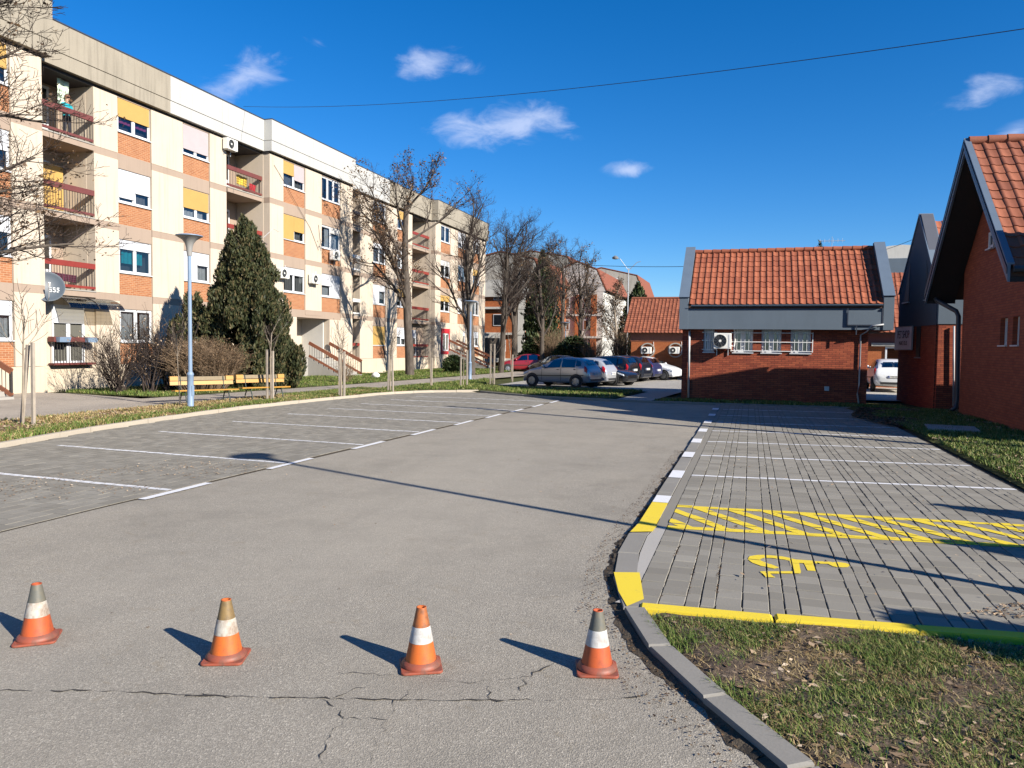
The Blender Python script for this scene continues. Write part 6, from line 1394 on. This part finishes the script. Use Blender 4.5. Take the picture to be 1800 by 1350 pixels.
def cone(px_, py_, rz, lab, topm, whm, orm, k=1.0):
    p = on_z(px_, py_, 0); t = thing('traffic_cone', (p.x, p.y, .002), lab, 'traffic cone', None, rz); w = .128*k
    b = MB(); n = 6; pts = []
    for cx, cy, a0 in ((w-.03, w-.03, 0), (-w+.03, w-.03, 90), (-w+.03, -w+.03, 180), (w-.03, -w+.03, 270)):
        for i in range(n): a = R(a0+90*i/(n-1)); pts.append((cx+.03*math.cos(a), cy+.03*math.sin(a)))
    b.prism(pts, 0, .016); bo = b.build('base', BASEC, t); bo.modifiers.new('b', 'BEVEL').width = .004
    MB().lathe([(.122*k, .014), (.124*k, .026), (.112*k, .040), (.103*k, .048), (.098*k, .052)], n=32, cap=False).build('collar', BASEC, t, smooth=True)
    rad = lambda z: lerp(.096, .031, (z-.05)/.325)*k; H = .375*k
    def seg(nm, z0, z1, mt, proud=0): MB().lathe([(rad(lerp(z0, z1, i/6))+proud, lerp(z0, z1, i/6)) for i in range(7)], n=32, cap=False).build(nm, mt, t, smooth=True)
    seg('lower_body', .046, .168, orm); seg('white_band', .166, .262, whm, .0015); seg('upper_body', .26, H, topm)
    MB().lathe([(rad(H), H), (rad(H)+.001, H+.004), (rad(H)-.006, H+.004), (rad(H)-.007, H-.09), (.002, H-.10)], n=24, cap=False).build('rim', orm, t, smooth=True)
cone(66, 1124, R(38), 'worn traffic cone with grey top and scraped white band, square to none of the others', TOPG, WH2, OR2)
cone(398, 1157, R(22), 'worn traffic cone with brownish top and grimy white band', TOPB, WH2, OR)
cone(740, 1172, R(28), 'bright orange traffic cone with sooty orange tip and clean white band', TOPO, WH, OR)
cone(1049, 1178, R(15), 'red orange traffic cone with grey tip standing near the curved kerb', TOPG, WH, OR2)

def lamp_post(loc, h, lab, group=None):
    t = thing('lamp_post', loc, lab, 'lamp post', group)
    MB().lathe([(.10, 0), (.10, .02), (.092, .03), (.092, .95), (.10, .96), (.10, 1.0), (.068, 1.06)], n=16).build('base', M['lamp_blue'], t, smooth=True, angle=40)
    MB().lathe([(.060, 1.0), (.052, h-.62)], n=14).build('pole', M['lamp_blue'], t, smooth=True, angle=40)
    MB().lathe([(.065, h-.63), (.075, h-.55), (.09, h-.38), (.125, h-.26), (.20, h-.16), (.31, h-.09), (.365, h-.06)], n=28).build('reflector_bowl', M['lamp_top'], t, smooth=True, angle=50)
    MB().lathe([(.365, h-.06), (.385, h-.05), (.38, h-.03), (.3, h-.01), (.12, h), (.001, h+.005)], n=28).build('disc_top', M['lamp_blue'], t, smooth=True, angle=50)
    MB().box(.088, .098, -.05, .05, .35, .65).build('service_door', M['lamp_blue'], t)
p = on_z(335, 716, .08); lamp_post((p.x, p.y, .08), 5.12, 'pale blue lamp post with flat dish head beside the yellow bench')
p = on_z(826, 668, .08); lamp_post((p.x, p.y, .08), 4.55, 'slim grey blue lamp post among the young trees by the far stairs')
lamp_post((4.05, 6.42, .05), 6.8, 'blue grey lamp post whose shadow crosses the road')

# benches: planks on curved iron legs
def bench(loc, rz, lab, L=2.3):
    t = thing('park_bench', loc, lab, 'bench', None, rz)      # length along x, sitters face -y
    for y_, z_, tilt, m_ in ((-.38, .44, 0, 'bench_wood'), (-.25, .43, 0, 'bench_wood'), (-.12, .425, 0, 'bench_wood')): MB().box(-L/2, L/2, y_-.052, y_+.052, z_-.02, z_+.02).build('seat_plank', M[m_], t)
    for z_, y_, m_ in ((.66, .06, 'bench_wood'), (.80, .10, 'bench_worn')):
        MB().hexa([(-L/2, y_-.02, z_-.065), (L/2, y_-.02, z_-.065), (L/2, y_+.02, z_-.065), (-L/2, y_+.02, z_-.065), (-L/2, y_+.01, z_+.055), (L/2, y_+.01, z_+.055), (L/2, y_+.05, z_+.055), (-L/2, y_+.05, z_+.055)]).build('back_plank', M[m_], t)
    for e in (-1, 1): MB().hexa([(e*(L/2-.12)-.122, .03, .735), (e*(L/2-.12)+.122, .03, .735), (e*(L/2-.12)+.122, .13, .735), (e*(L/2-.12)-.122, .13, .735), (e*(L/2-.12)-.122, .05, .87), (e*(L/2-.12)+.122, .05, .87), (e*(L/2-.12)+.122, .15, .87), (e*(L/2-.12)-.122, .15, .87)]).build('plank_end', M['bench_wood'], t)
    for e in (-1, 1):
        x_ = e*(L/2-.32)
        MB().tube([(x_, -.50, .0), (x_, -.46, .2), (x_, -.36, .36), (x_, -.22, .405), (x_, -.06, .36), (x_, .05, .2), (x_, .12, 0)], .02, 8).build('leg', M['bench_iron'], t, smooth=True)
        MB().tube([(x_, -.42, .405), (x_, -.05, .395), (x_, .03, .5), (x_, .10, .85)], .018, 8).build('back_support', M['bench_iron'], t, smooth=True)
dirb = (on_z(490, 706, .07)-on_z(320, 713, .07)); ab = math.atan2(dirb.y, dirb.x)
a = on_z(362, 709, .07); b = on_z(455, 703.5, .07)
bench((a.x-.15, a.y+.05, .07), ab, 'yellow bench with grey worn top plank behind the lamp post', 2.0); bench((b.x-.15, b.y+.35, .07), ab+.04, 'yellow bench on the conifer side, its end behind two stakes', 1.75)
# small litter and stones
def bag(px_, py_, lab, mat, s=.28):
    p = on_z(px_, py_, .09); mb = MB(); r_ = random.Random(px_); n = 10
    prof = [(.7, 0), (1, .25), (.95, .55), (.6, .85), (.2, 1.0)]
    for r0, h0_ in prof:
        for j in range(n): a = 2*math.pi*j/n; k = s*r0*r_.uniform(.75, 1.2); mb.v.append((math.cos(a)*k, math.sin(a)*k*.7, h0_*s*1.3))
    for i in range(4):
        for j in range(n): mb.f.append((i*n+j, i*n+(j+1) % n, (i+1)*n+(j+1) % n, (i+1)*n+j)); mb.m.append(0)
    mb.f.append(tuple(4*n+j for j in range(n))); mb.m.append(0)
    o = mb.build('plastic_bag', M[mat], smooth=True); o.location = (p.x, p.y, .08); tag(o, lab, 'bag')
bag(660, 664, 'white plastic bag lying by the cream plinth', 'white', .26)
# slab by the bay
p = on_z(1668, 755, .1); o = thing('concrete_slab', (p.x, p.y, .06), 'flat concrete cover slab in the grass beside the pet shop', 'slab', None, R(-8)); MB().box(-.5, .6, -.6, .6, 0, .10).build('cover', M['slab'], o)
# made-up conifers, out of view on the right, added only to cast shadows here
conifer((5.15, 9.75, .03), [(.05, .30), (.5, .40), (1.0, .28), (1.5, .05)], 5000, 'unseen pointed conifer added to cast a shadow near the hatched strip', 51, 'ever', .09, name='shadow_conifer', cat='bush'); conifer((5.0, 7.6, .03), [(.05, .34), (.6, .46), (1.1, .34), (1.62, .06)], 6000, 'unseen pointed conifer added to cast a shadow on the disabled bay', 52, 'ever', .09, name='shadow_conifer', cat='bush')
conifer((4.6, 4.75, .03), [(.05, .30), (.6, .55), (1.3, .52), (1.75, .3), (1.9, .05)], 9000, 'unseen rounded evergreen added to cast a shadow by the yellow kerb', 53, 'ever', .09, name='shadow_conifer', cat='bush')

# person on the top balcony
def person(loc, rz):
    me = bpy.data.meshes.new('person'); V = [(0, 0, .92), (0, .01, 1.12), (0, .0, 1.36), (0, -.02, 1.50), (0, -.05, 1.60), (0, -.06, 1.70),
        (.10, 0, .88), (.11, -.02, .48), (.11, .02, .08), (.11, -.12, .05), (-.10, 0, .88), (-.11, -.02, .48), (-.11, .02, .08), (-.11, -.12, .05),
        (.19, 0, 1.40), (.27, -.05, 1.14), (.16, -.30, 1.13), (.10, -.37, 1.14), (-.19, 0, 1.40), (-.27, -.05, 1.14), (-.16, -.30, 1.13), (-.10, -.37, 1.14)]
    E = [(0, 1), (1, 2), (2, 3), (3, 4), (4, 5), (0, 6), (6, 7), (7, 8), (8, 9), (0, 10), (10, 11), (11, 12), (12, 13), (2, 14), (14, 15), (15, 16), (16, 17), (2, 18), (18, 19), (19, 20), (20, 21)]
    rad = [.15, .14, .17, .06, .085, .09, .10, .065, .045, .04, .10, .065, .045, .04, .07, .05, .04, .038, .07, .05, .04, .038]
    me.from_pydata(V, E, []); o = bpy.data.objects.new('person', me); col.objects.link(o); o.location = loc; o.rotation_euler = (0, 0, rz)
    sk = o.modifiers.new('skin', 'SKIN'); o.modifiers.new('sub', 'SUBSURF').levels = 1
    for i, r_ in enumerate(rad): me.skin_vertices[0].data[i].radius = (r_, r_*(.75 if i < 3 else 1)); 
    me.skin_vertices[0].data[0].use_root = True
    dg = bpy.context.evaluated_depsgraph_get(); m2 = bpy.data.meshes.new_from_object(o.evaluated_get(dg)); o.modifiers.clear(); o.data = m2
    skin = dirty('skin', (.42, .24, .16), .6, .05); shirt = dirty('turquoise_jacket', (.0, .30, .36), .8, .15, 6); trou = dirty('dark_trousers', (.03, .03, .04), .9)
    m2.materials.clear()
    for x_ in (skin, shirt, trou): m2.materials.append(x_)
    for f in m2.polygons:
        c_ = f.center; f.use_smooth = True; hand = c_.y < -.30 and 1.0 < c_.z < 1.25
        f.material_index = 0 if (c_.z > 1.475 or hand) else (1 if c_.z > .93 else 2)
    hd = MB()
    hd.lathe([(.094, 1.68), (.10, 1.72), (.085, 1.79), (.04, 1.825), (.001, 1.83)], (0, -.045, 0), 16).build('cap', dirty('brown_cap', (.16, .08, .05), .9), o, smooth=True)
    MB().hexa([(-.07, -.20, 1.695), (.07, -.20, 1.695), (.08, -.10, 1.70), (-.08, -.10, 1.70), (-.07, -.20, 1.705), (.07, -.20, 1.705), (.08, -.10, 1.72), (-.08, -.10, 1.72)]).build('cap_peak', dirty('brown_cap_peak', (.14, .07, .045), .9), o)
    for sx in (-1, 1):
        MB().lathe([(.001, -.012), (.011, -.006), (.011, .004), (.001, .008)], (sx*.034, -.137, 1.665), 8, 'y').build('eye', M['black'], o); MB().lathe([(.001, -.02), (.022, -.008), (.022, .012), (.001, .018)], (sx*.094, -.05, 1.65), 8, 'x').build('ear', skin, o)
        for k in range(5):
            bx = sx*.10+(-.03+.015*k); ln = (.045, .06, .065, .06, .05)[k]; y0 = -.385 if 0 < k else -.37
            MB().tube([(bx, y0, 1.15), (bx, y0-ln*.6, 1.155), (bx, y0-ln, 1.135)], [.0085, .008, .006], 6).build('finger', skin, o, smooth=True)
    MB().hexa([(-.012, -.165, 1.62), (.012, -.165, 1.62), (.012, -.13, 1.62), (-.012, -.13, 1.62), (-.006, -.145, 1.665), (.006, -.145, 1.665), (.006, -.12, 1.665), (-.006, -.12, 1.665)]).build('nose', skin, o); MB().box(-.025, .025, -.146, -.12, 1.592, 1.60).build('mouth', dirty('lips', (.28, .10, .08), .6), o)
    tag(o, 'person in turquoise jacket and brown cap leaning on the top balcony rail', 'person')
pz = on_x(127, 215, XB-.3); person((XB-.42, 23.95, FZ[3]+.0), R(90))

p = on_y(994, 567, 60); lamp_post((p.x, 60, .05), p.z, 'dark thin lamp post among the bare trees behind the cars')
p = on_y(1128, 640, 50.6); t = thing('parking_sign', (p.x, 50.6, 0), 'small blue parking sign on a post before the low brick building', 'sign')
MB().tube([(0, 0, 0), (0, 0, p.z+.35)], .03, 8).build('post', M['steel'], t); MB().box(-.3, .3, -.06, -.035, p.z-.35, p.z+.35).build('plate', dirty('blue_sign_plate', (.02, .09, .42), .4), t)
mb = MB(); mb.face([(-.2, -.064, p.z-.25), (.2, -.064, p.z-.25), (.0, -.064, p.z+.2)]); mb.build('white_mark', M['white'], t)
